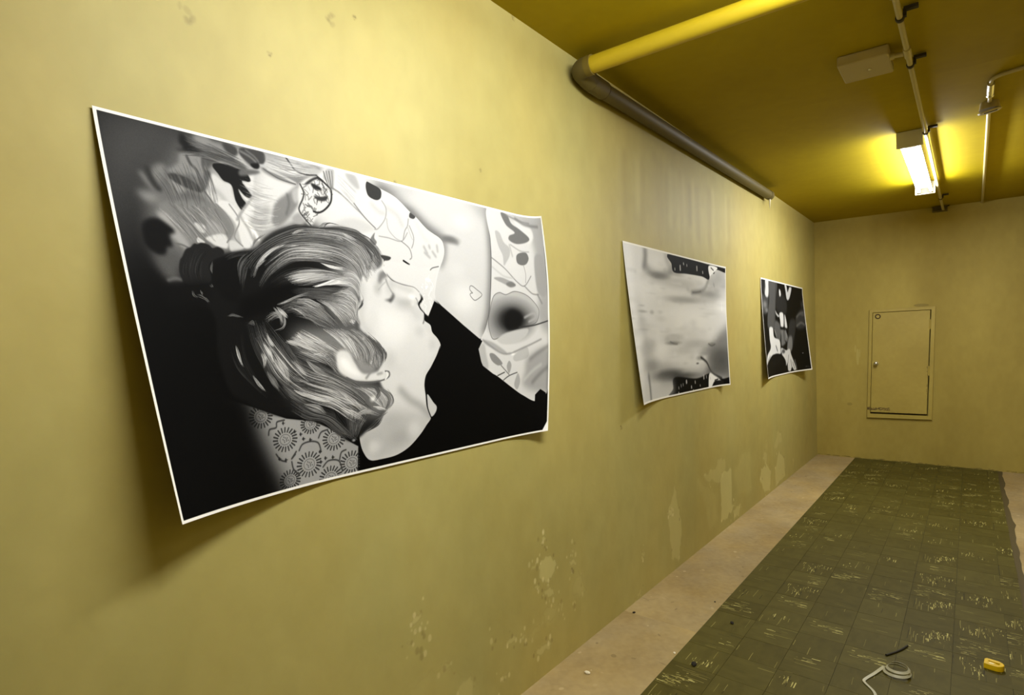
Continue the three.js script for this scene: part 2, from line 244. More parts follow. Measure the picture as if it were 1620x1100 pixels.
// ------------------------------------------------------------------ posters
const printOne = [["p",68,1,60,0,[-7,-8,294,-21,216,98,110,168,53,274,-7,392,-45,334]],  // first shape paints the grey sheen of the top left corner into the print
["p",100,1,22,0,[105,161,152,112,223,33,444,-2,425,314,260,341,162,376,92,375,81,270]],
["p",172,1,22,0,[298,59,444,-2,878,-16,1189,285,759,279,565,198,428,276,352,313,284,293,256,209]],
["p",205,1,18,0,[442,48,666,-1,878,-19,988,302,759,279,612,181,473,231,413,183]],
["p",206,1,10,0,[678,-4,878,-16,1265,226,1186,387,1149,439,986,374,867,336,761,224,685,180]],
["p",128,1,6,0,[231,13,264,2,286,15,310,19,321,36,285,33,260,41,243,31]],
["p",128,1,5,0,[193,71,217,61,249,65,256,83,248,118,219,124,182,127,156,128,161,118,186,98]],
["p",24,1,5,0,[196,24,204,13,214,24,224,38,241,46,252,52,242,62,221,62,190,63,186,60,204,54,195,41]],
["p",58,1,3,0,[313,13,331,9,355,18,357,32,346,43,331,39,319,29]],
["p",96,1,4,0,[358,15,403,24,401,60,379,50]],
["l",150,1,6,2,[360,22,385,38,402,50]],
["p",138,1,4,0,[155,149,171,145,201,158,196,180,180,181,164,165]],
["p",56,1,2,0,[154,137,160,131,182,129,209,135,231,147,246,159,238,167,215,165,183,157,162,147]],
["l",72,1,8,1.5,[211,74,218,91,233,107,240,129,248,147]],
["p",78,1,2,0,[251,67,261,62,257,97,269,104,272,122,262,144,248,161,237,151,234,135,238,120,249,129,254,112,249,89]],
["p",76,1,4,0,[258,65,283,52,321,44,358,55,383,69,377,81,343,73,306,66,281,80,265,95]],
["p",198,1,3,0,[273,113,283,108,309,125,329,126,332,152,345,182,357,200,353,211,287,221,270,190,255,169,262,144]],
["l",160,1,10,6,[279,150,302,170,319,204]],
["p",205,1,3,0,[366,88,400,76,396,140,379,126,367,108]],
["p",210,1,3,0,[354,141,394,161,391,205,365,199,374,172]],
["p",22,1,1.2,0,[280,87,286,76,318,71,351,76,377,81,391,101,385,109,364,111,376,129,393,149,387,157,369,153,351,136,360,160,372,175,366,191,357,198,340,173,331,130,307,120,293,103]],
["l",88,1,5,1,[251,163,270,190,287,217]],
["p",108,1,6,0,[81,146,90,140,104,157,118,181,109,183,94,168]],
["p",116,1,7,0,[125,117,149,111,151,134,138,159,122,156,111,142]],
["l",46,1,14,4,[104,130,108,149,119,172,127,179]],
["p",128,1,9,0,[71,194,108,192,124,202,103,219,79,210]],
["p",90,1,5,0,[165,195,200,172,241,181,269,200,287,221,168,240,161,218]],
["p",116,1,6,0,[124,214,270,189,320,233,328,266,303,293,288,277,240,291,213,309,187,312,161,281,142,255]],
["l",88,0.75,3.5,1.5,[148,212,174,237,198,264]],
["l",140,0.75,3.5,1.5,[163,212,188,238,211,265]],
["l",88,0.75,3.5,1.5,[179,211,202,238,224,266]],
["l",140,0.75,3.5,1.5,[194,210,216,238,237,267]],
["l",88,0.75,3.5,1.5,[210,210,230,238,250,268]],
["l",140,0.75,3.5,1.5,[226,209,245,238,264,269]],
["l",88,0.75,3.5,1.5,[242,208,259,238,277,271]],
["l",140,0.75,3.5,1.5,[258,208,274,238,291,272]],
["l",88,0.75,3.5,1.5,[275,207,289,238,305,273]],
["p",152,1,6,0,[111,240,137,243,161,276,191,319,179,333,155,316,138,296,150,285,122,263]],
["p",196,1,2,0,[209,259,221,253,241,260,244,275,228,279]],
["p",188,1,1,0,[215,294,235,306,213,309]],
["p",138,1,3,0,[239,275,253,243,286,246,299,272,248,288]],
["p",200,1,2,0,[240,291,288,275,304,285,301,314,270,312,252,304]],
["p",192,1,2,0,[308,295,326,290,354,308,314,323]],
["p",208,1,2,0,[281,187,319,180,355,222,378,297,351,303,336,244,311,213]],
["l",120,1,4,1,[280,192,310,221,326,258,302,298]],
["l",130,1,4,1,[319,186,346,229,327,277,351,303]],
["l",120,1,4,1,[292,240,306,266,312,287]],
["p",210,1,2,0,[349,226,393,173,385,286,373,287]],
["l",150,1,8,2,[340,227,357,200,395,151]],
["p",78,1,12,0,[88,360,135,333,156,345,154,375,147,403,155,422,127,426,108,418,93,390]],
["l",112,1,9,3,[113,420,135,414,150,416]],
["l",100,1,5,1,[142,320,165,320,185,327]],
["p",12,1,5,0,[67,283,84,264,103,258,122,263,152,286,136,297,136,309,140,328,125,332,117,350,99,354,79,344,66,325]],
["p",60,1,2,0,[366,14,399,9,434,9,443,26,435,45,420,48,422,58,402,60,364,34]],
["l",110,1,6,2,[365,23,392,32,411,44]],
["l",105,1,5,2,[382,16,407,29,420,42]],
["p",20,1,2,0,[394,54,420,48,419,62,404,65]],
["p",90,1,3,0,[361,77,396,70,422,70,412,80,360,96]],
["p",122,1,4,0,[425,55,479,63,529,61,595,47,626,38,594,62,547,86,509,85,472,81,436,69]],
["l",190,1,7,2,[449,58,494,68,541,82]],
["l",90,1,4,1,[434,59,484,79,541,85]],
["p",168,1,4,0,[525,10,589,10,644,10,619,39,575,46,543,38]],
["l",120,1,6,3,[550,19,576,22,609,14,630,16]],
["l",48,1,5,1,[512,9,530,29,542,41,575,47,619,41]],
["p",150,0.6,6,0,[445,17,512,16,523,39,486,42,450,36]],
["p",122,1,5,0,[554,85,569,105,551,144,516,193,476,227,452,217,467,158,514,116]],
["p",168,1,4,0,[527,108,560,90,569,111,538,146]],
["l",96,1,6,3,[510,122,515,150,504,186]],
["p",160,1,8,0,[379,222,436,169,450,189,419,249,389,242]],
["l",140,1,6,3,[350,216,371,245,386,278]],
["l",235,1,9,3,[367,224,391,253,404,276]],
["p",150,1,4,0,[523,195,550,173,569,199,548,214]],
["p",205,1,3,0,[557,81,622,45,677,79,670,123,625,161,592,208,563,186,550,161]],
["q",46,60,4,[557,81,622,45,677,79,670,123,625,161,592,208,563,186,550,161]],
["l",60,1,5,1,[557,81,569,105,565,127,550,161,566,185,592,208]],
["l",36,1,6,1,[622,45,642,56,663,70,673,80,671,117,650,145,625,161,604,161]],
["p",36,1,2,0,[597,70,628,76,634,87,607,86]],
["p",52,1,2,0,[606,110,630,109,659,101,651,118,623,122]],
["p",46,1,2,0,[574,78,594,59,622,45,642,59,618,54,587,75]],
["p",168,1,2,0,[658,13,685,7,681,79,663,57,643,43]],
["l",80,1,3,0.8,[645,22,653,47,668,75]],
["l",110,1,3,0.8,[656,19,662,46,672,74]],
["l",80,1,3,0.8,[666,17,670,44,675,73]],
["l",110,1,3,0.8,[677,15,679,42,679,73]],
["l",112,1,5,1.5,[681,72,713,85,757,115,803,143,859,177]],
["p",165,1,5,0,[730,10,772,10,790,58,752,40]],
["p",205,1,6,0,[790,58,829,96,868,129,820,124]],
["p",188,1,7,0,[673,202,711,172,768,158,826,168,859,183,786,206]],
["h",60,40,150,5,0.28,0.6,[106,130,136,177,159,239],[258,63,276,126,287,219]],
["h",40,30,150,5,0.28,0.6,[217,16,285,28,400,55],[193,78,258,68,356,75]],
["h",70,120,235,5,0.28,0.8,[360,96,416,106,482,116],[349,232,406,251,476,230]],
["h",50,90,230,4,0.3,0.6,[425,55,509,71,574,63],[451,21,543,17,644,13]],
["h",40,150,240,5,0.3,0.5,[686,10,770,62,860,124],[684,78,749,129,846,179]],
["h",70,70,190,4,0.3,0.6,[115,230,157,269,192,314],[243,193,292,237,324,285]],
["p",202,1,2,0,[883,37,1022,99,1052,113,1180,182,1196,207,1176,286,871,313,866,220,851,185,889,92]],
["p",204,1,5,0,[765,83,814,44,878,72,899,141,855,181,807,148]],
["l",188,1,16,6,[839,95,869,117,896,122]],
["l",188,1,16,6,[909,98,957,119,981,154]],
["l",196,1,14,6,[1051,131,1086,180,1113,197]],
["l",150,1,4,1,[886,77,905,102,899,141,867,180,851,185]],
["l",165,1,4,1,[907,139,914,176,946,204,975,213]],
["l",150,1,4,1,[870,207,913,208,975,213,1006,177]],
["l",140,1,4,1,[1012,124,1007,151,993,172,984,206]],
["l",140,1,4,1,[1016,149,1036,186,1035,212,1026,233]],
["l",125,1,4,1,[975,213,1013,235,1025,266,1016,277]],
["l",112,1,4,1,[764,107,807,148,855,181]],
["l",175,1,4,1,[1007,154,1023,188,1031,200]],
["p",52,1,1,0,[816,35,829,18,879,35,884,62,870,77,847,78,824,67]],
["p",66,1,1,0,[1024,97,1048,108,1038,120,1017,116]],
["p",110,1,1.5,0,[831,221,851,197,848,216,859,230,849,242,831,230]],
["p",55,1,1.2,0,[876,275,919,277,919,286,903,294,891,292]],
["l",50,1,5,1,[891,292,891,311]],
["l",16,1,7,0.8,[983,285,1011,297]],
["l",165,1,10,3,[1089,220,1107,245]],
["l",165,1,10,3,[1160,208,1164,232]],
["l",165,1,10,3,[1093,243,1120,260]],
["l",165,1,10,3,[1135,235,1153,253]],
["l",165,1,10,3,[1117,213,1121,223]],
["p",204,1,2,0,[898,293,1066,302,1127,309,1167,293,1142,361,1133,468,1110,493,1061,454,1079,421,1032,384,940,366,902,331]],
["q",60,190,2.5,[1075,365,1144,311,1142,361,1130,468,1110,493,1061,454,1079,421]],
["l",90,1,4,1,[1121,309,1133,300,1167,291]],
["p",192,1,0.8,0,[822,12,875,32,951,53,1022,96,1052,111,1110,150,1180,178,1199,207,1197,249,1162,324,1144,405,1164,436,1243,491,1339,549,1413,584,1446,541,1474,460,1488,353,1495,227,1491,138,1476,52,1476,-1,1339,-5,1047,0]],
["c",[822,12,875,32,951,53,1022,96,1052,111,1110,150,1180,178,1199,207,1197,249,1162,324,1144,405,1164,436,1243,491,1339,549,1413,584,1446,541,1474,460,1488,353,1495,227,1491,138,1476,52,1476,-1,1339,-5,1047,0]],
["p",170,0.5,16,0,[804,4,880,7,1047,0,1023,37,951,53,875,32]],
["l",70,0.8,44,18,[875,37,951,59,1022,99,1110,153,1185,181]],
["d",190,0.5,1010,49,118,39],
["d",104,0.9,1234,175,78,25],
["l",96,0.8,16,8,[1200,176,1240,174,1280,184]],
["l",120,0.8,26,12,[1204,203,1200,249,1181,285]],
["l",66,0.8,36,20,[1476,-1,1496,138,1500,245,1490,371,1473,478,1440,558]],
["p",150,0.7,22,0,[1312,-1,1474,-6,1483,53,1420,48,1382,17]],
["d",206,0.7,1309,94,93,50],
["d",216,0.8,1318,414,130,101],
["d",204,0.5,1273,299,74,50],
["l",190,0.8,16,10,[1153,421,1255,483,1390,567]],
["r"],
["l",70,0.8,4,1,[1475,3,1493,138,1497,227,1490,353,1475,460,1446,541]],
["l",120,1,4,0.6,[1368,387,1351,374,1352,360,1365,357,1393,370,1428,391,1399,412,1377,417,1354,400,1354,390,1368,387]],
["p",200,1,0.6,0,[1477,4,1666,8,1938,10,1928,161,1930,373,1934,538,1931,648,1930,843,1831,892,1713,855,1623,810,1515,750,1438,718,1395,629,1419,579,1446,541,1476,460,1491,353,1498,227,1493,138]],
["c",[1477,4,1666,8,1938,10,1928,161,1930,373,1934,538,1931,648,1930,843,1831,892,1713,855,1623,810,1515,750,1438,718,1395,629,1419,579,1446,541,1476,460,1491,353,1498,227,1493,138]],
["p",150,0.85,20,0,[1593,4,1925,0,1974,105,1954,538,1841,484,1867,322,1826,141,1773,68,1665,28]],
["p",205,1,6,0,[1665,34,1795,51,1832,95,1787,134,1733,92]],
["p",106,1,2,0,[1569,13,1617,16,1648,51,1707,69,1790,103,1769,125,1686,141,1629,130,1630,109,1671,89,1607,62]],
["l",110,1,10,5,[1674,22,1755,44,1885,48]],
["l",120,1,6,3,[1609,17,1718,32,1797,36]],
["p",168,1,2,0,[1527,103,1558,104,1588,144,1628,165,1630,200,1601,238,1585,249,1578,205,1548,164]],
["p",104,1,1.5,0,[1680,200,1702,183,1756,175,1780,199,1762,227,1726,238,1687,230]],
["l",140,1,4,1,[1735,236,1751,277,1749,319]],
["l",128,1,5,1.5,[1500,223,1592,264,1680,318,1739,335,1795,284]],
["p",148,1,2,0,[1512,314,1559,306,1622,317,1671,334,1638,346,1582,334]],
["p",110,1,3,0,[1598,333,1639,321,1671,336,1629,347]],
["l",150,1,5,2,[1636,149,1711,171,1784,170]],
["l",160,1,7,3,[1628,150,1651,203]],
["l",175,1,6,3,[1499,262,1583,299,1656,304]],
["p",150,1,5,0,[1831,193,1911,193,1921,362,1846,355]],
["l",130,1,6,2,[1739,335,1800,368,1855,371]],
["l",130,1,10,3,[1845,371,1881,413]],
["p",172,1,1.5,0,[1490,427,1510,392,1549,376,1596,383,1662,365,1747,376,1808,405,1852,446,1841,495,1804,517,1698,533,1672,538,1574,568,1503,587,1478,558,1468,505]],
["l",118,1,4,1,[1490,427,1510,392,1549,376,1596,383,1662,365,1747,376,1808,405,1852,446,1841,495,1804,517,1698,533,1672,538,1574,568,1503,587,1478,558,1468,505,1490,427]],
["d",14,1,1641,498,219,116],
["d",14,1,1642,499,111,66],
["p",16,1,8,0,[1584,494,1626,453,1692,461,1717,492,1690,528,1606,543]],
["l",160,1,10,4,[1734,486,1806,464,1823,485,1768,506]],
["l",50,1,6,1.5,[1690,533,1804,523,1930,499]],
["p",182,1,3,0,[1529,586,1605,555,1756,538,1737,577,1646,608,1561,609]],
["p",176,1,2,0,[1645,667,1736,626,1763,644,1753,677,1662,692]],
["d",250,1,1636,654,23,13],
["p",160,1,3,0,[1434,589,1496,601,1577,639,1593,655,1544,643,1449,610]],
["l",128,1,7,3,[1427,589,1576,654,1736,626,1870,590]],
["p",126,1,1.5,0,[1471,651,1503,652,1550,685,1558,701,1525,704,1486,682]],
["p",150,1,1.5,0,[1591,713,1609,687,1626,709,1607,745]],
["l",80,1,5,1,[1564,774,1607,756,1669,744]],
["l",64,1,5,1,[1523,751,1574,738]],
["l",110,1,5,1,[1550,706,1607,751]],
["p",158,1,2,0,[1660,765,1678,749,1691,788,1667,824,1645,801]],
["p",140,0.8,16,0,[1753,677,1931,637,1956,845,1830,847,1714,806,1733,742]],
["l",110,0.8,14,8,[1772,688,1830,662,1931,625]],
["l",104,0.8,16,9,[1790,800,1860,760,1932,729]],
["l",200,0.7,10,7,[1723,785,1791,745,1870,715]],
["p",170,1,4,0,[1395,629,1434,605,1448,650,1461,712,1423,705]],
["l",56,0.6,26,14,[1954,486,1946,649,1941,844]],
["r"],
["p",4,1,0.8,1,[1139,431,1191,455,1302,523,1424,594,1398,628,1418,698,1517,755,1674,839,1813,905,1816,860,1863,836,1913,857,1940,921,1916,1001,1885,1039,1938,1056,1585,1047,1297,1050,990,1056,753,1058,758,962,771,965,811,1007,878,1017,981,998,1059,945,1112,885,1136,845,1081,773,1082,724,1136,668,1168,609,1140,532,1105,491]],
["p",232,1,0.8,1,[1885,1039,1920,1008,1946,983,1947,1053]],
["p",206,1,0.8,0,[852,279,883,325,897,342,921,360,940,367,980,375,1032,382,1058,398,1067,422,1052,444,1061,464,1082,483,1084,508,1114,526,1124,554,1152,579,1168,604,1162,625,1166,609,1146,645,1113,690,1084,724,1076,759,1081,800,1086,846,1106,889,1081,917,1043,952,989,988,927,1008,857,1011,806,1006,777,971,764,925,761,864,695,700,765,485,769,341]],
["c",[852,279,883,325,897,342,921,360,940,367,980,375,1032,382,1058,398,1067,422,1052,444,1061,464,1082,483,1084,508,1114,526,1124,554,1152,579,1168,604,1162,625,1166,609,1146,645,1113,690,1084,724,1076,759,1081,800,1086,846,1106,889,1081,917,1043,952,989,988,927,1008,857,1011,806,1006,777,971,764,925,761,864,695,700,765,485,769,341]],
["p",176,1,26,0,[862,852,954,845,1106,889,1055,967,989,997,857,1017,796,1006,754,923]],
["d",170,0.7,914,883,67,47],
["d",160,0.8,940,942,74,47],
["d",206,0.8,1020,923,54,52],
["d",212,0.7,822,962,52,37],
["d",168,0.6,783,948,35,64],
["l",138,0.85,22,12,[951,767,1001,811,1059,843,1103,886]],
["d",200,0.6,948,690,62,34],
["d",205,0.5,1016,676,54,40],
["p",196,0.6,16,0,[852,279,883,325,897,342,882,377,849,379,827,337]],
["p",88,0.9,7,0,[861,375,866,350,883,332,900,335,904,348,882,357,872,378]],
["d",120,0.8,883,347,28,19],
["l",120,1,6,2,[897,361,905,380,917,398,929,412]],
["p",62,1,4,0,[889,437,914,430,929,409,937,420,931,433,916,445,906,440]],
["l",110,0.6,3,2,[862,401,877,385,896,369]],
["d",205,0.5,890,407,29,26],
["d",186,0.75,977,457,63,31],
["l",176,0.7,26,13,[938,427,978,445,1019,463,1049,494]],
["p",206,0.6,9,0,[902,350,940,368,1032,382,1058,398,1063,418,1030,439,989,425,929,405,906,376]],
["d",236,0.7,1020,424,26,23],
["d",232,0.8,1024,443,16,16],
["l",110,1,9,3,[1067,406,1072,421,1065,438,1052,444]],
["l",130,1,4,1.5,[1041,423,1049,434,1052,446]],
["p",194,0.8,5,0,[1041,459,1082,483,1081,512,1062,506,1044,486,1029,475]],
["p",196,0.8,5,0,[1081,518,1114,526,1122,550,1107,558,1089,542]],
["l",90,1,5,2,[1076,520,1081,510,1085,485]],
["p",10,1,1,0,[1084,478,1103,493,1099,506,1085,504]],
["d",204,0.6,1101,578,34,25],
["l",184,0.6,26,14,[1124,554,1166,600,1159,633,1146,645,1087,724]],
["l",170,0.7,22,12,[785,383,787,463,790,521,825,557]],
["p",224,0.8,24,0,[801,466,888,475,976,495,995,558,923,611,843,557,804,513]],
["d",168,0.45,915,394,34,42],
["d",160,0.5,998,440,75,24],
["l",150,0.45,14,9,[916,368,959,384,1021,396]],
["d",180,0.5,1058,550,39,36],
["d",176,0.5,1123,603,34,37],
["d",150,0.5,858,397,28,34],
["d",196,0.5,831,506,56,73],
["d",180,0.5,905,654,49,51],
["r"],
["p",188,1,1,0,[1091,797,1121,831,1139,851,1132,873,1109,887,1094,860,1089,819]],
["l",14,1,5,0.8,[1087,724,1078,760,1083,800,1088,846,1107,890]],
["l",96,0.7,3,1,[902,342,921,360,940,367,980,376,1032,382,1059,399]],
["p",150,1,1,1,[228,736,359,781,465,820,577,841,633,868,733,935,757,949,751,1046,646,1054,435,1047,288,1029,261,958,238,877,217,797]],
["c",[228,736,359,781,465,820,577,841,633,868,733,935,757,949,751,1046,646,1054,435,1047,288,1029,261,958,238,877,217,797]],
["o",365,804,47,35],
["o",456,884,51,38],
["o",551,976,54,41],
["o",658,909,48,39],
["o",563,848,42,32],
["o",729,1001,50,41],
["o",640,1036,50,40],
["o",467,1012,46,33],
["l",56,1,5,1,[390,862,396,846,422,843,427,827,457,824]],
["l",56,1,5,1,[511,926,527,908,562,904,593,914,603,943]],
["l",56,1,5,1,[478,956,484,980,506,1001]],
["l",56,1,5,1,[609,995,633,978,675,985,689,1019]],
["l",56,1,5,1,[594,897,606,880,633,875]],
["l",56,1,5,1,[679,983,687,959,706,953]],
["l",56,1,5,1,[415,923,432,943,455,952]],
["l",56,1,5,1,[495,935,478,947,499,927]],
["p",40,1,0.8,1,[525,892,531,885,535,890,541,892,534,894,532,899]],
["p",40,1,0.8,1,[554,899,559,891,563,897,569,899,562,901,560,906]],
["p",40,1,0.8,1,[491,864,496,857,500,863,506,864,499,867,497,871]],
["p",40,1,0.8,1,[515,876,520,869,524,874,530,876,523,878,521,883]],
["p",40,1,0.8,1,[448,947,454,940,457,945,464,947,456,949,454,954]],
["p",40,1,0.8,1,[421,940,428,933,431,938,437,940,430,942,428,946]],
["p",40,1,0.8,1,[592,943,598,936,602,942,608,943,601,946,599,950]],
["p",40,1,0.8,1,[615,968,620,960,624,966,630,968,623,970,621,975]],
["p",40,1,0.8,1,[646,970,651,962,655,968,661,970,654,972,652,977]],
["p",40,1,0.8,1,[595,977,600,969,604,975,610,977,603,979,601,984]],
["p",40,1,0.8,1,[446,833,452,826,455,832,461,833,454,835,452,840]],
["r"],
["p",6,1,46,0,[138,700,316,727,337,817,368,894,402,969,439,1088,60,1009]],
["p",6,1,30,0,[138,700,299,726,316,815,342,891,376,964,412,1082,60,1009]],
["p",14,1,5,0,[214,425,248,356,311,325,390,305,428,268,477,237,533,220,583,215,620,212,696,198,755,202,796,215,859,253,880,293,866,319,818,330,788,356,776,405,783,449,759,483,774,520,777,544,834,589,872,627,869,664,849,697,866,750,894,782,902,813,882,838,858,861,793,901,752,924,718,924,685,902,644,865,546,832,436,808,359,781,316,756,270,733,245,680,234,603,238,513,184,442]],
["c",[214,425,248,356,311,325,390,305,428,268,477,237,533,220,583,215,620,212,696,198,755,202,796,215,859,253,880,293,866,319,818,330,788,356,776,405,783,449,759,483,774,520,777,544,834,589,872,627,869,664,849,697,866,750,894,782,902,813,882,838,858,861,793,901,752,924,718,924,685,902,644,865,546,832,436,808,359,781,316,756,270,733,245,680,234,603,238,513,184,442]],
["p",58,0.9,26,0,[470,242,696,198,796,215,814,306,654,314,509,283,422,316]],
["p",146,0.95,30,0,[696,208,796,215,894,292,826,346,782,404,783,527,687,508,630,455,690,393,653,340,732,307]],
["p",128,0.9,26,0,[540,542,746,541,880,616,877,698,699,709,672,645,577,628,498,594]],
["p",116,0.9,20,0,[724,718,913,769,912,822,853,861,781,845,722,789]],
["p",58,0.8,26,0,[494,655,699,709,808,833,736,897,610,839,487,768]],
["r"],
["p",9,1,6,0,[250,361,325,333,331,358,342,403,311,466,268,452,241,410]],
["h",60,10,104,2,0.8,0.1,[383,305,346,330,328,359,330,404],[380,349,360,372,348,405,338,443]],
["h",24,10,70,2,0.8,0.1,[289,342,329,322,383,313],[297,351,334,332,382,321]],
["h",17,60,110,1.8,0.9,0.2,[250,356,241,377,245,392],[252,356,247,377,248,392]],
["p",26,1,1.5,0,[154,365,163,352,176,331,190,324,202,313,213,313,224,308,245,311,255,319,273,314,289,323,284,337,252,351,238,372,238,413,186,427,160,424,148,395]],
["h",44,12,54,2.5,0.8,0.1,[185,327,170,359,159,394,165,421],[260,324,229,353,216,389,220,419]],
["p",8,1,12,0,[114,429,154,425,232,416,233,449,207,476,96,486]],
["h",7,71,130,1.8,0.9,0.2,[177,443,178,457,191,462],[180,442,185,452,193,460]],
["h",7,71,130,1.8,0.9,0.2,[179,453,201,462,224,471],[180,451,206,455,226,469]],
["h",7,71,130,1.8,0.9,0.2,[198,440,207,457],[203,437,212,454]],
["h",7,71,130,1.8,0.9,0.2,[235,422,239,432],[240,419,244,429]],
["h",7,71,130,1.8,0.9,0.2,[212,462,225,477],[217,459,229,473]],
["h",300,8,120,2,0.85,0.12,[344,350,390,308,459,261,547,222,638,212,735,206,817,226,881,275],[376,399,403,347,474,293,544,275,617,283,694,278,765,297,805,341]],
["h",60,90,190,1.8,0.7,0.15,[511,240,565,223,638,216,735,213,817,237],[544,275,599,275,674,273,741,286,785,316]],
["h",46,120,214,2,0.85,0.08,[377,387,400,342,439,305,492,281,544,278,580,284],[382,398,406,350,449,308,495,288,551,285,602,291]],
["h",130,8,110,2,0.85,0.12,[391,409,436,350,508,307,562,295,628,310],[403,426,444,382,524,333,616,324,711,335]],
["h",240,64,205,2,0.8,0.14,[638,215,715,216,775,237,837,267,882,307],[655,269,713,286,764,314,796,356,808,382]],
["h",70,40,90,2,0.7,0.14,[696,202,775,211,851,250,880,300],[754,237,795,253,828,284,827,322]],
["h",20,99,180,1.8,0.9,0.2,[522,245,541,238,568,225],[521,243,538,231,568,223]],
["h",17,82,150,1.8,0.9,0.2,[528,324,557,323,579,313],[528,322,556,318,579,311]],
["h",20,104,190,1.8,0.9,0.2,[543,298,578,303,627,315],[544,296,581,295,628,312]],
["h",24,126,230,1.8,0.9,0.2,[710,221,732,230,770,237],[712,218,737,220,772,234]],
["h",17,93,170,1.8,0.9,0.2,[396,360,408,349,424,334],[394,359,404,345,423,333]],
["h",20,110,200,1.8,0.9,0.2,[687,237,700,241,717,246],[688,234,705,233,719,244]],
["h",27,112,205,1.8,0.9,0.2,[731,285,759,305,782,327],[734,281,771,295,787,324]],
["h",14,82,150,1.8,0.9,0.2,[620,213,640,199,669,190],[619,212,638,195,669,188]],
["h",14,77,140,1.8,0.9,0.2,[380,312,396,282,430,257],[379,312,393,280,429,256]],
["h",33,104,190,1.8,0.9,0.2,[824,307,834,326,844,339],[830,303,854,316,852,337]],
["h",33,110,200,1.8,0.9,0.2,[786,317,799,345,813,369],[792,313,819,337,821,367]],
["h",120,6,44,2.5,0.9,0.12,[433,401,498,360,578,344,637,354],[441,430,502,405,539,399,583,387]],
["h",90,120,240,2,0.85,0.14,[486,385,525,373,577,363,641,361],[524,406,576,393,614,383,660,369]],
["h",70,170,250,2.2,0.85,0.14,[583,407,632,393,691,370,738,368],[613,406,651,397,710,390,750,386]],
["h",34,160,238,2,0.85,0.1,[620,325,654,329,723,333],[634,330,665,339,719,345]],
["h",60,40,120,2,0.8,0.1,[629,381,652,361,691,353,715,355],[621,389,660,370,695,360,715,362]],
["h",120,8,60,2.2,0.9,0.12,[516,413,594,409,651,399,737,398],[515,435,574,430,650,426,721,416]],
["h",260,70,216,2,0.8,0.16,[650,431,709,412,745,416,772,449,763,480],[611,446,688,459,727,484,752,502,778,532]],
["h",90,120,222,2,0.7,0.2,[715,342,755,345,783,370,786,404],[690,390,738,393,765,412,777,439]],
["h",30,132,240,1.8,0.9,0.2,[773,406,779,439,771,460,761,475],[779,404,796,437,786,465,766,478]],
["h",17,44,80,1.8,0.9,0.2,[790,438,783,457,762,481],[793,438,790,460,764,482]],
["h",33,132,240,1.8,0.9,0.2,[730,516,750,526],[738,505,758,515]],
["h",200,8,126,2,0.85,0.12,[463,470,536,446,611,462,667,502,709,539],[471,500,519,490,571,510,604,540]],
["h",36,130,210,1.8,0.85,0.3,[522,450,573,447,618,461,648,486],[491,475,520,481,549,498,563,514]],
["h",60,110,220,1.8,0.75,0.3,[596,446,649,470,687,502,717,539],[634,441,680,459,719,491,746,527]],
["p",6,1,9,0,[327,459,379,439,449,408,517,404,523,425,474,458,444,480,397,499,341,515,321,516]],
["h",44,60,190,1.8,0.8,0.12,[452,468,485,457,522,441,582,420],[463,471,499,458,533,444,582,434]],
["h",50,40,180,1.8,0.8,0.3,[400,514,436,492,468,497,473,530],[423,528,446,510,460,512,465,539]],
["h",27,112,205,1.8,0.9,0.2,[450,478,467,496,491,510],[453,475,477,487,495,507]],
["h",20,93,170,1.8,0.9,0.2,[440,478,457,503,472,528],[442,476,465,498,475,527]],
["h",300,24,150,1.6,0.5,0.5,[422,316,510,261,619,238,734,250,814,306],[416,396,488,339,579,321,673,322,751,345]],
["h",120,110,205,1.5,0.5,0.4,[475,380,541,356,634,348,731,360],[524,407,583,397,671,378,750,386]],
["h",120,30,120,1.5,0.5,0.4,[509,420,597,411,674,407,749,406],[522,444,596,446,673,453,727,467]],
["h",140,50,180,1.5,0.5,0.4,[491,475,573,466,648,496,702,539],[519,499,571,510,608,529,647,540]],
["h",240,120,242,2,0.8,0.2,[540,542,600,568,653,600,698,629],[498,591,545,618,602,628,672,645]],
["h",110,20,120,2,0.6,0.4,[500,562,547,575,611,592,669,617],[498,600,553,624,610,623,673,624]],
["h",260,70,206,2,0.8,0.2,[746,541,798,563,847,596,879,638,871,673],[671,555,728,587,779,628,804,668,826,684]],
["h",110,36,112,2,0.75,0.4,[786,544,834,578,875,616,885,665],[745,584,770,620,786,660,795,675]],
["h",40,40,100,1.8,0.8,0.3,[799,555,852,589,882,623,878,664],[789,563,838,600,865,634,864,664]],
["h",24,129,236,1.8,0.9,0.2,[778,589,790,622,802,658],[782,587,803,619,807,657]],
["h",20,124,226,1.8,0.9,0.2,[818,604,827,630,839,663],[821,603,838,628,843,662]],
["h",30,134,244,1.8,0.9,0.2,[783,579,797,581],[786,568,799,570]],
["h",27,132,240,1.8,0.9,0.2,[815,662,821,666],[821,654,828,658]],
["h",17,44,80,1.8,0.9,0.2,[869,605,884,631,880,664],[872,604,893,630,883,665]],
["h",30,121,220,1.8,0.9,0.2,[725,596,753,639,784,662],[730,593,768,630,789,659]],
["h",110,24,116,2,0.8,0.5,[606,629,640,615,672,642,675,680],[629,678,651,644,659,655,666,700]],
["h",240,6,96,2,0.8,0.12,[400,517,421,578,451,634,483,692,538,749],[338,524,359,604,387,660,411,702,467,765]],
["h",60,6,46,2,0.7,0.12,[325,551,327,620,363,691,414,744],[271,603,290,656,328,698,392,753]],
["h",260,24,150,1.5,0.5,0.5,[413,517,476,584,522,636,593,686],[364,545,402,644,453,707,537,771]],
["h",20,115,210,1.8,0.9,0.2,[295,593,300,623,315,655],[298,593,308,621,318,654]],
["h",30,129,236,1.8,0.9,0.2,[391,587,408,617,427,645],[396,584,422,610,432,644]],
["h",30,112,205,1.8,0.9,0.2,[385,617,388,633,391,660],[390,615,404,631,397,660]],
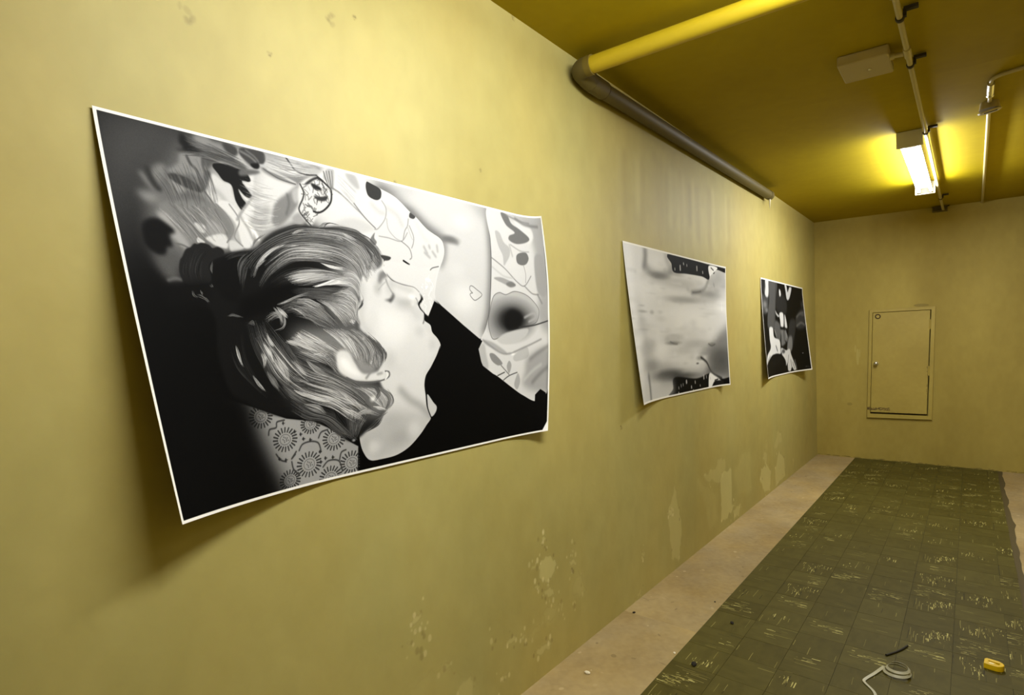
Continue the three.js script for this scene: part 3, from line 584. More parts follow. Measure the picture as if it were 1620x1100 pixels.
["h",52,112,205,1.8,0.9,0.2,[433,624,440,657,455,678,475,716],[444,620,468,646,484,670,487,714]],
["h",24,118,215,1.8,0.9,0.2,[408,559,419,588,432,598],[411,557,429,584,435,596]],
["h",20,99,180,1.8,0.9,0.2,[346,680,364,710,389,732],[349,679,372,706,392,731]],
["h",24,127,232,1.8,0.9,0.2,[501,735,535,755,589,770],[503,732,540,746,590,767]],
["h",36,77,140,1.8,0.9,0.2,[400,673,415,707,441,734],[406,670,435,699,447,731]],
["h",17,60,110,1.8,0.9,0.2,[277,510,298,509,332,513],[277,508,300,503,333,511]],
["h",30,55,100,1.8,0.9,0.2,[347,531,360,532,366,535],[346,527,366,520,371,533]],
["h",20,99,180,1.8,0.9,0.2,[460,488,476,516,469,536,436,548],[463,487,484,514,475,541,437,551]],
["h",27,123,225,1.8,0.9,0.2,[458,488,487,510],[465,481,494,503]],
["h",30,129,236,1.8,0.9,0.2,[479,583,509,594,546,593],[480,578,512,580,547,588]],
["h",40,66,120,1.8,0.9,0.2,[456,721,489,758,548,787],[462,717,505,743,554,781]],
["h",130,120,236,2,0.8,0.3,[527,549,561,573,600,594],[483,584,525,593,599,624]],
["h",90,40,205,1.8,0.85,0.3,[505,624,539,660,578,697],[506,665,527,683,555,699]],
["h",340,8,140,2,0.85,0.12,[495,649,554,684,615,704,678,715,740,740,815,814],[490,723,572,728,656,748,739,797,814,852]],
["h",30,8,8,1.8,0.9,0.2,[522,719,588,741,662,766],[524,711,599,718,666,758]],
["h",30,8,8,1.8,0.9,0.2,[560,775,616,807,667,831],[564,766,633,783,674,823]],
["h",30,10,10,1.8,0.9,0.2,[650,791,673,846,706,881],[659,787,700,836,716,878]],
["h",340,30,176,1.5,0.5,0.6,[497,607,576,642,666,686,749,727,837,799],[489,742,570,775,654,803,720,845,780,888]],
["h",24,132,240,1.8,0.9,0.2,[509,738,569,766,624,781,668,782],[510,735,573,757,626,772,668,778]],
["h",27,118,215,1.8,0.9,0.2,[613,740,686,783,753,811,814,834],[615,736,692,773,759,801,816,830]],
["h",30,126,230,1.8,0.9,0.2,[679,748,733,795,796,849],[683,744,745,785,801,845]],
["h",46,115,210,1.8,0.9,0.2,[685,814,731,847,778,860],[690,806,744,825,783,852]],
["h",52,104,190,1.8,0.9,0.2,[534,789,583,816,625,828],[538,780,598,791,631,820]],
["h",30,118,215,1.8,0.9,0.2,[629,847,668,880,708,906],[633,843,679,869,712,902]],
["h",24,121,220,1.8,0.9,0.2,[494,640,529,676,556,695],[497,638,538,670,559,693]],
["h",33,99,180,1.8,0.9,0.2,[553,643,590,682,656,706],[558,639,602,669,659,701]],
["h",36,104,190,1.8,0.9,0.2,[748,848,795,842,852,856],[744,841,794,822,855,850]],
["h",220,10,116,2,0.85,0.12,[488,751,569,805,653,837,719,891,756,928],[485,800,546,832,610,846,660,883,702,913]],
["h",150,96,222,2,0.8,0.3,[740,740,792,766,827,799,871,829],[815,752,863,770,893,805,875,835]],
["h",27,77,140,1.8,0.9,0.2,[837,750,871,770,897,790,904,812,885,833],[839,746,879,761,912,784,918,816,890,836]],
["h",27,49,90,1.8,0.9,0.2,[819,748,837,759,844,776,820,804],[821,744,848,752,859,781,825,807]],
["d",240,0.8,825,791,19,15],
["h",24,134,244,1.8,0.9,0.2,[822,822,853,833,886,840],[823,818,856,822,888,836]],
["h",30,18,60,1.8,0.9,0.2,[790,906,845,888,870,857],[786,901,832,875,865,853]],
["h",130,20,130,2,0.8,0.3,[808,848,780,877,752,921],[721,824,720,870,727,917]],
["d",190,0.8,739,926,11,7],
["h",4,60,110,1.8,0.9,0.2,[790,538,860,597,890,654],[791,537,863,596,891,653]],
["h",4,60,110,1.8,0.9,0.2,[763,563,841,608,877,672],[763,562,844,606,879,672]],
["h",4,60,110,1.8,0.9,0.2,[889,759,915,799,891,842],[890,759,920,800,892,843]],
["h",4,60,110,1.8,0.9,0.2,[826,873,864,860,897,842],[825,872,862,856,896,841]],
["h",5,38,70,1.8,0.9,0.2,[735,204,824,224,893,282],[736,202,827,220,895,280]],
["h",5,38,70,1.8,0.9,0.2,[696,196,774,206,859,250],[696,194,777,202,860,249]],
["h",5,38,70,1.8,0.9,0.2,[477,242,533,217,605,212],[476,241,533,213,605,210]],
["h",5,38,70,1.8,0.9,0.2,[639,210,658,193,700,192],[638,209,658,189,700,191]],
["h",240,56,206,2,0.8,0.25,[634,541,695,572,744,612,769,660],[764,541,816,581,842,626,831,681]],
["h",120,110,232,2,0.75,0.25,[621,541,670,572,711,608,727,633],[696,541,737,576,762,613,778,649]],
["h",140,90,220,2,0.75,0.3,[690,409,737,414,769,439,767,493],[672,476,711,495,738,514,753,537]],
["h",160,60,180,2,0.75,0.2,[735,216,795,246,828,291,835,321],[693,297,740,316,772,344,783,384]],
["h",160,60,200,1.5,0.45,0.5,[621,562,694,597,760,648,795,679],[578,615,630,644,671,687,691,705]],
["h",120,120,230,1.5,0.4,0.5,[548,555,620,592,681,631],[504,620,576,642,659,672]],
["h",46,170,245,1.6,0.8,0.5,[496,633,567,675,666,707,749,748,827,813],[488,748,570,781,654,810,720,852,780,888]],
["h",30,150,235,1.6,0.8,0.5,[398,536,447,600,506,665,591,728],[365,577,402,644,446,707,537,768]],
["h",40,150,235,1.6,0.75,0.5,[420,343,502,286,603,265,713,272,793,311],[434,383,506,328,597,313,685,318,763,345]],
["p",212,1,4,0,[677,631,694,614,727,622,752,659,777,692,812,698,868,694,876,721,829,729,758,723,716,707,683,680]],
["p",236,1,8,0,[689,642,718,643,747,677,785,704,742,701,700,674]],
["p",140,0.8,6,0,[760,648,795,661,840,685,812,698,777,691]],
["l",130,1,8,3,[798,716,817,695]],
["l",150,1,9,3,[849,704,868,701]],
["l",86,1,5,1.2,[716,708,758,725,829,731,876,726,901,715,901,699,884,695]],
["l",232,1,5,1,[891,699,893,714,883,725]]];
const printTwo = [["p",196,1,0,1,[-74,-32,2137,-95,2158,1125,-58,1046]],
["l",206,1,90,40,[71,42,40,366,20,742]],
["l",150,0.5,50,40,[150,383,225,596,311,684]],
["l",100,0.9,46,22,[309,10,311,70,279,149]],
["d",170,0.6,281,193,108,66],
["l",112,0.85,44,24,[314,136,404,172,542,176,685,151,761,103]],
["d",205,0.7,492,81,168,68],
["l",140,0.7,40,22,[634,15,674,70,745,117]],
["d",150,0.7,570,177,144,28],
["d",130,0.6,485,189,68,14],
["d",206,0.5,367,275,343,100],
["d",212,0.8,1076,475,632,139],
["d",160,0.7,925,206,638,62],
["d",156,0.7,888,331,368,37],
["d",150,0.5,1292,302,427,52],
["d",150,0.7,1598,261,338,83],
["d",216,0.8,1799,351,221,86],
["l",226,1,12,6,[1793,323,1797,380]],
["l",90,0.85,26,14,[1495,130,1415,205,1295,242,1119,261]],
["d",190,0.5,1298,196,225,53],
["l",130,0.5,20,14,[1119,261,1020,238]],
["p",150,0.7,34,0,[1527,100,1857,20,1983,184,1600,233,1445,214]],
["l",110,0.7,16,8,[1603,164,1622,184]],
["d",140,0.7,214,429,120,15],
["d",140,0.6,379,430,59,22],
["d",150,0.5,207,391,76,11],
["d",150,0.5,203,547,162,13],
["d",160,0.6,286,629,197,54],
["d",96,0.85,751,641,186,21],
["d",150,0.6,753,611,250,60],
["d",90,0.85,1539,668,133,27],
["d",150,0.5,1498,701,233,82],
["d",110,0.7,1270,767,110,29],
["d",80,0.9,1215,808,42,12],
["d",140,0.6,1345,737,151,26],
["d",160,0.5,999,701,422,50],
["d",210,0.6,542,678,178,57],
["d",186,0.5,1070,589,433,76],
["d",206,0.6,256,770,214,65],
["d",204,0.6,60,575,203,83],
["p",104,0.8,44,0,[1579,648,2027,522,2044,995,1749,947,1567,882,1416,806]],
["l",70,0.75,80,40,[529,872,801,886,1192,921,1488,905]],
["l",120,0.6,90,50,[185,746,432,822,742,861]],
["l",26,1,16,6,[1288,764,1416,809,1528,893,1749,956]],
["d",150,0.14970225012200672,345,521,145,25],
["d",170,0.19947738026125555,1003,844,78,20],
["d",170,0.10783064064520059,752,769,86,38],
["d",170,0.08768377258723968,76,813,174,29],
["d",150,0.11233180028743961,1335,559,158,41],
["d",170,0.12739560848008927,981,853,133,43],
["d",130,0.09631626322408027,1437,417,178,17],
["d",170,0.1305378215079692,236,851,163,35],
["d",215,0.18850421250173302,1506,542,138,34],
["d",150,0.09957195463652838,1156,871,178,35],
["d",215,0.1053349980410718,1551,928,130,40],
["d",150,0.15665101318640057,1502,542,72,30],
["d",110,0.11526694961828747,795,344,89,17],
["d",110,0.1253365722761516,1345,828,135,39],
["d",150,0.11716040641716069,980,522,107,45],
["d",110,0.11499348784428876,15,566,165,37],
["d",150,0.1875991569713122,379,637,82,39],
["d",215,0.16171650042467808,604,449,81,37],
["d",215,0.16587456605223028,-27,844,56,27],
["d",150,0.08137489836370629,1761,402,139,35],
["d",110,0.0959922099650626,665,548,81,30],
["d",150,0.1648340299239079,1083,322,132,25],
["d",110,0.12429977916281426,1316,19,182,14],
["d",215,0.1175204793436293,1073,292,87,25],
["d",150,0.17756682100318777,584,561,123,15],
["d",130,0.1764569204473896,1824,655,98,23],
["d",170,0.15208689599212943,380,235,104,14],
["d",130,0.1003141079067722,1773,645,115,46],
["d",215,0.09451031896523437,522,606,91,18],
["d",215,0.17686717018003445,887,206,65,21],
["d",150,0.14220771443295055,1080,755,121,26],
["d",222,0.1291426539738872,1550,434,116,29],
["d",110,0.15471925764105945,1737,117,132,44],
["d",222,0.18040384151343744,836,530,68,35],
["d",150,0.18338373488313045,1135,492,118,42],
["d",110,0.18843311381604105,1544,934,162,16],
["d",170,0.1694357920773154,1181,868,124,13],
["d",222,0.08638959491763334,255,331,42,26],
["d",130,0.1372636996014876,1721,75,96,45],
["d",130,0.09430526152667605,1399,328,70,44],
["d",130,0.15543286523600994,374,304,125,12],
["d",150,0.14236064293055298,1600,20,94,37],
["d",110,0.08554218243774137,44,359,129,31],
["d",110,0.14025440081059176,-1,479,141,13],
["d",150,0.1164941862471413,503,331,80,23],
["d",170,0.16592513864312125,347,875,69,26],
["d",130,0.15803254197474287,623,130,45,25],
["d",110,0.124690417314271,891,598,116,26],
["d",170,0.08215101830221709,804,655,151,25],
["d",215,0.13110260677072336,339,303,47,24],
["d",150,0.18444213652209615,1596,903,180,34],
["d",222,0.17509632621088286,82,635,136,34],
["d",215,0.16598984092912195,1135,690,116,40],
["d",170,0.09191595106650019,781,251,48,15],
["d",110,0.08305609361285858,1637,147,109,44],
["d",222,0.1758496699530946,123,476,150,27],
["d",215,0.14653548546042883,-58,689,52,17],
["d",215,0.1793671197390596,76,531,85,26],
["d",130,0.19311484044229682,386,229,85,31],
["d",150,0.12503895148662592,368,565,107,39],
["d",222,0.14820858933578374,287,825,178,23],
["d",222,0.1876881553717451,952,855,103,33],
["d",222,0.19408304194484965,243,173,84,31],
["d",130,0.15027407781686034,968,797,77,19],
["d",222,0.16056620303273197,505,264,96,34],
["d",215,0.10611258534243165,1556,563,139,23],
["d",170,0.10865904061976864,-29,477,45,26],
["d",170,0.1518800770095799,773,793,154,27],
["d",222,0.16648508227381814,748,767,104,27],
["d",222,0.1893071406152262,1569,370,186,15],
["d",222,0.11050069085546595,1638,616,65,22],
["d",130,0.1830314678282376,1629,744,79,39],
["d",110,0.16747621190449374,1681,220,105,30],
["d",150,0.16809126914337935,145,178,39,24],
["d",150,0.10521155206349804,552,94,83,26],
["d",170,0.1860020949912917,961,884,61,22],
["d",170,0.09162867831679153,62,440,140,35],
["d",150,0.1611064633756578,1778,337,180,25],
["d",150,0.12062364489390705,1104,755,62,44],
["d",222,0.1661711969623777,942,500,104,24],
["d",130,0.09794502989569702,1165,535,132,38],
["d",170,0.0969661100990866,572,831,56,39],
["d",215,0.10242835234794365,508,664,90,20],
["d",222,0.17053765286838724,776,723,50,34],
["d",150,0.08641673970747606,890,689,56,21],
["d",150,0.12249312419466521,164,473,71,32],
["d",215,0.13976068870444627,528,403,126,14],
["d",215,0.17347796759898637,1929,100,81,19],
["d",130,0.126942170395626,1285,175,127,36],
["d",215,0.10323661376063814,1897,78,87,30],
["d",130,0.11516207578488062,868,538,144,24],
["d",170,0.14631276837542398,1533,415,194,27],
["d",215,0.18320129513827701,971,596,128,22],
["d",222,0.1707156497197785,786,567,114,15],
["d",222,0.14354574997296082,373,224,85,17],
["d",222,0.11399036791237163,-17,493,140,13],
["d",170,0.0860728386272643,1140,155,149,33],
["d",110,0.12075641571562068,583,260,91,12],
["d",222,0.15213511089266574,523,354,55,37],
["d",222,0.10460996413088437,1718,686,190,51],
["d",222,0.09309465687294723,91,264,111,24],
["d",130,0.13679353508288677,81,172,100,22],
["d",130,0.13572863709114336,-40,753,88,18],
["d",130,0.11079537990713069,1341,378,114,14],
["d",150,0.08032406610625409,1548,417,142,22],
["d",130,0.09909114856358238,253,709,157,26],
["d",215,0.09320832247318152,-45,555,33,11],
["d",110,0.11814277387357619,221,480,137,22],
["d",130,0.08319958201851259,-54,650,46,21],
["d",110,0.11995735730748024,1848,174,124,22],
["d",215,0.11301066069122032,-6,800,63,30],
["d",150,0.08361358804822201,1406,437,122,33],
["d",150,0.19631208338384432,502,887,57,32],
["d",110,0.14036397221977054,1015,29,129,13],
["d",215,0.19686166503197894,798,210,145,18],
["d",150,0.11656676180801993,765,741,148,13],
["d",110,0.12956757674933106,1004,878,162,19],
["d",215,0.10095571980249854,831,520,121,41],
["d",215,0.17620289839630376,1288,694,99,19],
["d",222,0.10036917761598552,711,433,93,20],
["d",222,0.08512802614619382,1252,572,143,45],
["d",170,0.1592721412453837,178,683,63,30],
["d",222,0.08578146259478121,494,566,49,29],
["d",222,0.08864681708351511,744,796,79,24],
["d",110,0.13403921521981574,623,864,76,21],
["d",222,0.15734681231655978,1497,186,61,19],
["d",130,0.18209041705350615,1001,38,81,19],
["d",215,0.1738606600655555,848,483,80,40],
["d",110,0.08287934320469192,755,585,134,15],
["d",150,0.1067303155292216,1851,154,74,31],
["d",222,0.16393741042558724,1495,583,123,37],
["d",110,0.13324453724753998,641,617,71,40],
["d",110,0.08926862031957461,621,161,88,33],
["d",110,0.12375775136606543,547,470,138,32],
["d",215,0.1994892681203736,1417,53,83,25],
["d",110,0.16994434231305142,531,426,67,21],
["d",222,0.14428599374225648,324,264,101,37],
["d",215,0.17281500516807757,657,859,143,27],
["d",110,0.10215024878897892,635,899,71,40],
["d",150,0.13665167692949945,13,658,122,12],
["d",170,0.16905068683332605,305,256,82,21],
["d",110,0.13326164461155918,1323,270,112,44],
["d",222,0.17672165054930192,291,477,75,21],
["d",170,0.14311285465828488,1059,878,85,28],
["d",150,0.18641735287842087,903,354,78,27],
["d",130,0.08171444934440816,1458,273,187,32],
["d",110,0.10447271375388609,1082,155,68,15],
["d",150,0.10220471761114057,1366,439,189,14],
["d",150,0.17734709718270686,-32,442,113,27],
["d",222,0.11124259710866208,738,276,130,25],
["d",44,0.85,624,866,466,54],
["d",50,0.7,894,892,405,37],
["d",110,0.6,327,795,239,87],
["d",60,0.75,1761,807,417,210],
["d",110,0.6,1892,639,248,101],
["d",80,0.6,1567,882,257,68],
["d",96,0.7,514,175,229,35],
["d",120,0.5,835,140,190,29],
["d",110,0.5,1443,255,363,40],
["d",130,0.5,984,321,457,37],
["d",130,0.45,1204,655,452,52],
["d",110,0.5,1421,712,232,54],
["d",140,0.5,278,672,233,66],
["d",206,0.5,540,712,178,69],
["d",150,0.35,207,531,191,86],
["d",214,0.5,979,414,495,87],
["d",206,0.4,284,269,168,131],
["l",84,0.7,10,5,[1136,260,1223,255,1313,243]],
["l",70,0.7,9,4,[1461,659,1538,677,1617,665]],
["l",80,0.7,8,5,[693,631,766,647,827,650]],
["p",5,1,3,0,[709,10,1454,14,1500,16,1502,132,1337,122,1025,125,786,132,741,75]],
["p",5,1,3,0,[1500,16,1943,20,1924,53,1690,41,1607,81]],
["p",216,1,3,0,[1500,24,1707,25,1559,93,1512,102]],
["l",40,1,10,3,[1550,37,1609,53]],
["p",5,1,4,0,[692,1036,731,968,770,889,1192,924,1496,900,1640,944,1783,963,1986,961,2041,1068,1519,1057]],
["p",170,0.6,40,0,[147,852,392,853,739,909,689,1047,49,1016]],
["l",84,0.8,34,16,[245,846,261,945,266,1022]],
["p",214,1,4,0,[1473,901,1603,928,1747,981,1620,968,1562,986,1505,1029,1451,1032]],
["l",40,1,12,3,[1594,966,1669,960]],
["p",20,1,5,0,[1639,977,1782,977,1743,1031,1599,1022]],
["l",176,0.9,13.200000000000001,3,[800,103,802,114]],
["l",176,0.9,22.0,3,[899,78,901,105]],
["l",176,0.9,19.8,3,[1233,55,1235,81]],
["l",176,0.9,17.6,3,[1358,84,1361,94]],
["l",176,0.9,13.200000000000001,3,[1029,57,1031,67]],
["l",176,0.9,17.6,3,[964,52,967,59]],
["l",176,0.9,11.0,3,[834,963,837,977]],
["l",176,0.9,11.0,3,[878,949,881,966]],
["l",176,0.9,11.0,3,[917,945,919,960]],
["l",176,0.9,26.400000000000002,3,[982,931,984,940]],
["l",176,0.9,17.6,3,[1156,944,1159,956]],
["l",176,0.9,19.8,3,[1079,978,1082,987]],
["l",176,0.9,19.8,3,[1344,911,1346,935]],
["l",176,0.9,11.0,3,[1403,915,1406,934]],
["l",176,0.9,11.0,3,[1486,935,1490,951]],
["l",176,0.9,17.6,3,[832,1005,835,1015]],
["l",176,0.9,13.200000000000001,3,[1260,980,1263,987]],
["l",176,0.9,13.200000000000001,3,[1118,1008,1122,1014]],
["p",216,0.0,6,0,[-123,273,-14,297,3,1003,84,1071,-143,1035]]];
const printThree = [["p",16,1,0,1,[-194,-37,2345,-83,2856,1176,-114,1088]],
["p",74,1,14,0,[-3,6,307,-1,270,217,222,352,22,360,-6,229]],
["p",40,1,10,0,[5,6,153,7,71,155,5,158]],
["p",222,1,8,0,[166,9,289,5,277,156,217,193,140,163,169,78]],
["d",150,0.8,116,272,124,60],
["d",140,0.8,177,329,98,36],
["l",14,1,26,8,[82,142,111,176]],
["p",88,1,10,0,[307,9,624,10,583,204,545,356,506,513,234,523,199,425,298,216]],
["l",40,0.7,30,20,[595,15,556,331,506,507]],
["p",44,1,24,0,[677,98,1031,186,1021,345,712,346,579,280]],
["p",232,1,8,0,[718,83,777,93,794,144,733,157]],
["p",214,1,6,0,[968,14,1053,20,1102,92,1159,54,1205,29,1295,41,1174,169,1064,179,1006,81]],
["p",60,1,18,0,[1480,364,1830,271,1843,490,1489,511]],
["l",110,1,20,12,[1488,378,1650,332,1812,315]],
["l",120,1,20,12,[1469,490,1669,447,1821,475]],
["d",70,0.9,1797,213,126,74],
["d",100,0.7,1775,345,139,29],
["p",196,1,6,0,[547,321,623,354,720,378,660,392,574,362]],
["p",236,1,6,0,[722,347,884,349,896,492,783,501,747,429]],
["p",226,1,6,0,[946,358,1017,412,1065,511,958,503]],
["p",96,1,12,0,[550,431,754,480,767,583,723,660,559,607,495,532]],
["l",190,1,8,4,[495,527,561,582,587,618]],
["p",120,1,12,0,[771,521,957,532,1111,639,968,690,800,713,786,609]],
["l",20,1,26,8,[752,512,1118,531]],
["l",190,1,12,5,[983,532,1047,625]],
["l",24,1,16,7,[903,545,927,663]],
["p",52,1,16,0,[1210,420,1439,431,1356,642,1235,763,1051,740,1103,599]],
["p",130,1,14,0,[1123,626,1265,614,1273,750,1155,801,1049,758]],
["l",14,1,26,8,[980,664,1031,705]],
["p",238,1,6,0,[268,515,425,514,479,609,703,647,748,738,734,804,496,802,347,814,-16,909,85,807,300,730,270,630]],
["l",40,1,16,6,[553,708,617,768]],
["l",130,1,12,8,[63,877,271,812]],
["p",228,1,6,0,[778,736,995,767,1157,758,1230,831,1344,932,1393,1006,1320,1016,1247,974,1181,1022,1078,1003,1050,918,995,948,900,938,914,873,814,817]],
["p",90,1,8,0,[818,760,921,760,940,792,826,797]],
["l",30,1,10,5,[1110,827,1072,919]],
["l",30,1,10,5,[1198,884,1239,968]],
["l",30,1,9,4,[1278,915,1338,994]],
["p",18,1,6,0,[-44,1024,0,910,485,801,784,816,961,885,994,956,1066,1013,1382,1044,-17,1038]],
["l",40,0.6,40,30,[359,901,730,866]],
["l",168,1,12,5,[1356,891,1404,976,1420,1047]],
["d",170,1,1647,821,30,11],
["l",70,1,12,4,[1697,992,1749,992]],
["l",70,1,12,4,[1783,991,1806,1006]]];

function paint(wmm, hmm, w, ops, border, gain) {
  const c = canvas(w, Math.round(w * hmm / wmm)), x = c.getContext('2d'), k = w / wmm;
  const ink = (g) => `rgb(${g},${g},${g})`;
  x.fillStyle = ink(5); x.fillRect(0, 0, c.width, c.height); x.lineCap = x.lineJoin = 'round';
  const along = (p, n) => {                              // n points on the smooth curve through p
    const m = p.length / 2, out = [], at = (i, q) => p[2 * Math.min(m - 1, Math.max(0, i)) + q];
    for (let i = 0; i < n; i++) {
      const t = i / (n - 1) * (m - 1), a = Math.min(m - 2, Math.floor(t)), f = t - a;
      for (const q of [0, 1]) { const [A, B, C, D] = [at(a - 1, q), at(a, q), at(a + 1, q), at(a + 2, q)]; out.push(0.5 * (2 * B + (C - A) * f + (2 * A - 5 * B + 4 * C - D) * f * f + (3 * B - A - 3 * C + D) * f * f * f)); }
    }
    return out;
  };
  const bounds = (p) => { let a = 1e9, b = 1e9, e = -1e9, f = -1e9; for (let i = 0; i < p.length; i += 2) { a = Math.min(a, p[i]); e = Math.max(e, p[i]); b = Math.min(b, p[i + 1]); f = Math.max(f, p[i + 1]); } return [a, b, e, f]; };
  for (const o of ops) {
    const [op] = o;
    if (op === 'p') {
      const [, g, a, b, sharp, p] = o;
      const draw = (y) => { y.fillStyle = ink(g); y.beginPath(); if (sharp) for (let i = 0; i < p.length; i += 2) y[i ? 'lineTo' : 'moveTo'](p[i] * k, p[i + 1] * k); else trace(y, p, true, k); y.fill(); };
      if (b) softly(x, b * k, p.map((m) => m * k), 30 * k, a, draw); else { x.globalAlpha = a; draw(x); }
    } else if (op === 'l') {
      const [, g, a, lw, b, p] = o;
      const draw = (y) => { y.strokeStyle = ink(g); y.lineWidth = lw * k; y.beginPath(); trace(y, p, false, k); y.stroke(); };
      if (b) softly(x, b * k, p.map((m) => m * k), (lw + 20) * k, a, draw); else { x.globalAlpha = a; draw(x); }
    } else if (op === 'd') {
      const [, g, a, cx, cy, rx, ry] = o; x.globalAlpha = a; x.save(); x.translate(cx * k, cy * k); x.scale(Math.max(1, rx * k), Math.max(1, ry * k));
      const gr = x.createRadialGradient(0, 0, 0, 0, 0, 1); for (const [t, q] of [[0, 1], [0.35, 0.8], [0.7, 0.28], [1, 0]]) gr.addColorStop(t, `rgba(${g},${g},${g},${q})`);
      x.fillStyle = gr; x.fillRect(-1, -1, 2, 2); x.restore();
    } else if (op === 'h') {
      const [, n, g0, g1, lw, a, j, A, B] = o, P = along(A, 13), Q = along(B, 13);
      for (let i = 0; i < n; i++) {
        const t = rnd(), s0 = rnd() * 0.46, s1 = 1 - rnd() * 0.46, wob = (rnd() - 0.5) * 24 * j, pts = [];
        for (let q = 0; q < 13; q++) { const m = 2 * q; pts.push(P[m] * (1 - t) + Q[m] * t + wob * Math.sin(q * 0.5 + i), P[m + 1] * (1 - t) + Q[m + 1] * t + wob * Math.cos(q * 0.45 + i)); }
        const part = along(pts, 25).slice(2 * Math.floor(s0 * 24), 2 * Math.ceil(s1 * 24) + 2), g = Math.round(g0 + (g1 - g0) * rnd() ** 1.2);
        for (const [f, al, from, to] of [[0.45, 0.6, 0, 1], [0.8, 0.5, 0.18, 0.82], [0.7, 0.5, 0.32, 0.68]]) {   // thin ends, full middle
          const mcount = part.length / 2, cut = part.slice(2 * Math.floor(from * mcount), 2 * Math.ceil(to * mcount));
          if (cut.length < 4) continue;
          x.globalAlpha = a * al; x.strokeStyle = ink(g); x.lineWidth = lw * k * (0.5 + rnd() * 0.9) * f; x.beginPath(); trace(x, cut, false, k); x.stroke();
        }
      }
    } else if (op === 'c') { x.save(); x.beginPath(); trace(x, o[1], true, k); x.clip();
    } else if (op === 'r') { x.restore(); x.lineCap = x.lineJoin = 'round';
    } else if (op === 'o') {                               // printed rosette
      const [, cx, cy, rx, ry] = o; x.strokeStyle = ink(44);
      for (let i = 0; i < 20; i++) { const t = i / 20 * Math.PI * 2; x.globalAlpha = 0.9; x.lineWidth = 5.2 * k; x.beginPath(); x.moveTo((cx + rx * 0.62 * Math.cos(t)) * k, (cy + ry * 0.62 * Math.sin(t)) * k); x.lineTo((cx + rx * 0.95 * Math.cos(t + 0.04)) * k, (cy + ry * 0.95 * Math.sin(t + 0.04)) * k); x.stroke(); }
      x.strokeStyle = ink(104); x.lineWidth = 3 * k; x.beginPath(); x.ellipse(cx * k, cy * k, rx * 0.42 * k, ry * 0.42 * k, 0, 0, 7); x.stroke();
      x.fillStyle = ink(70); for (let i = 0; i < 9; i++) { const t = i * 2.4, q = 0.1 + 0.02 * i; x.beginPath(); x.arc((cx + rx * q * Math.cos(t)) * k, (cy + ry * q * Math.sin(t)) * k, 2.2 * k, 0, 7); x.fill(); }
    } else if (op === 'q') {                               // crinkled lace
      const [, n, g, lw, p] = o, [a, b, e, f] = bounds(p); x.save(); x.beginPath(); trace(x, p, true, k); x.clip();
      for (let i = 0; i < n; i++) { let X = a + rnd() * (e - a), Y = b + rnd() * (f - b); const pts = [X, Y]; for (let q = 0; q < 3; q++) pts.push(X += (rnd() - 0.5) * (e - a) * 0.25, Y += (rnd() - 0.5) * (f - b) * 0.2); x.globalAlpha = 0.6; x.strokeStyle = ink(Math.min(255, g + Math.round(rnd() * 60))); x.lineWidth = lw * k * (0.5 + rnd()); x.beginPath(); trace(x, pts, false, k); x.stroke(); }
      x.restore(); x.lineCap = x.lineJoin = 'round';
    }
  }
  x.globalAlpha = 1;
  const d = x.getImageData(0, 0, c.width, c.height);      // grain of the enlarged print
  for (let i = 0; i < d.data.length; i += 4) { const n = (rnd() - 0.5) * Math.min(9, 2 + d.data[i] * 0.1); for (let q = 0; q < 3; q++) d.data[i + q] = d.data[i + q] * gain + n; }
  x.putImageData(d, 0, 0);
  x.fillStyle = 'rgb(234,232,226)';
  const [bl, br, bt, bb] = border.map((m) => m * k);
  x.fillRect(0, 0, bl, c.height); x.fillRect(c.width - br, 0, br, c.height); x.fillRect(0, 0, c.width, bt); x.fillRect(0, c.height - bb, c.width, bb);
  return c;
}
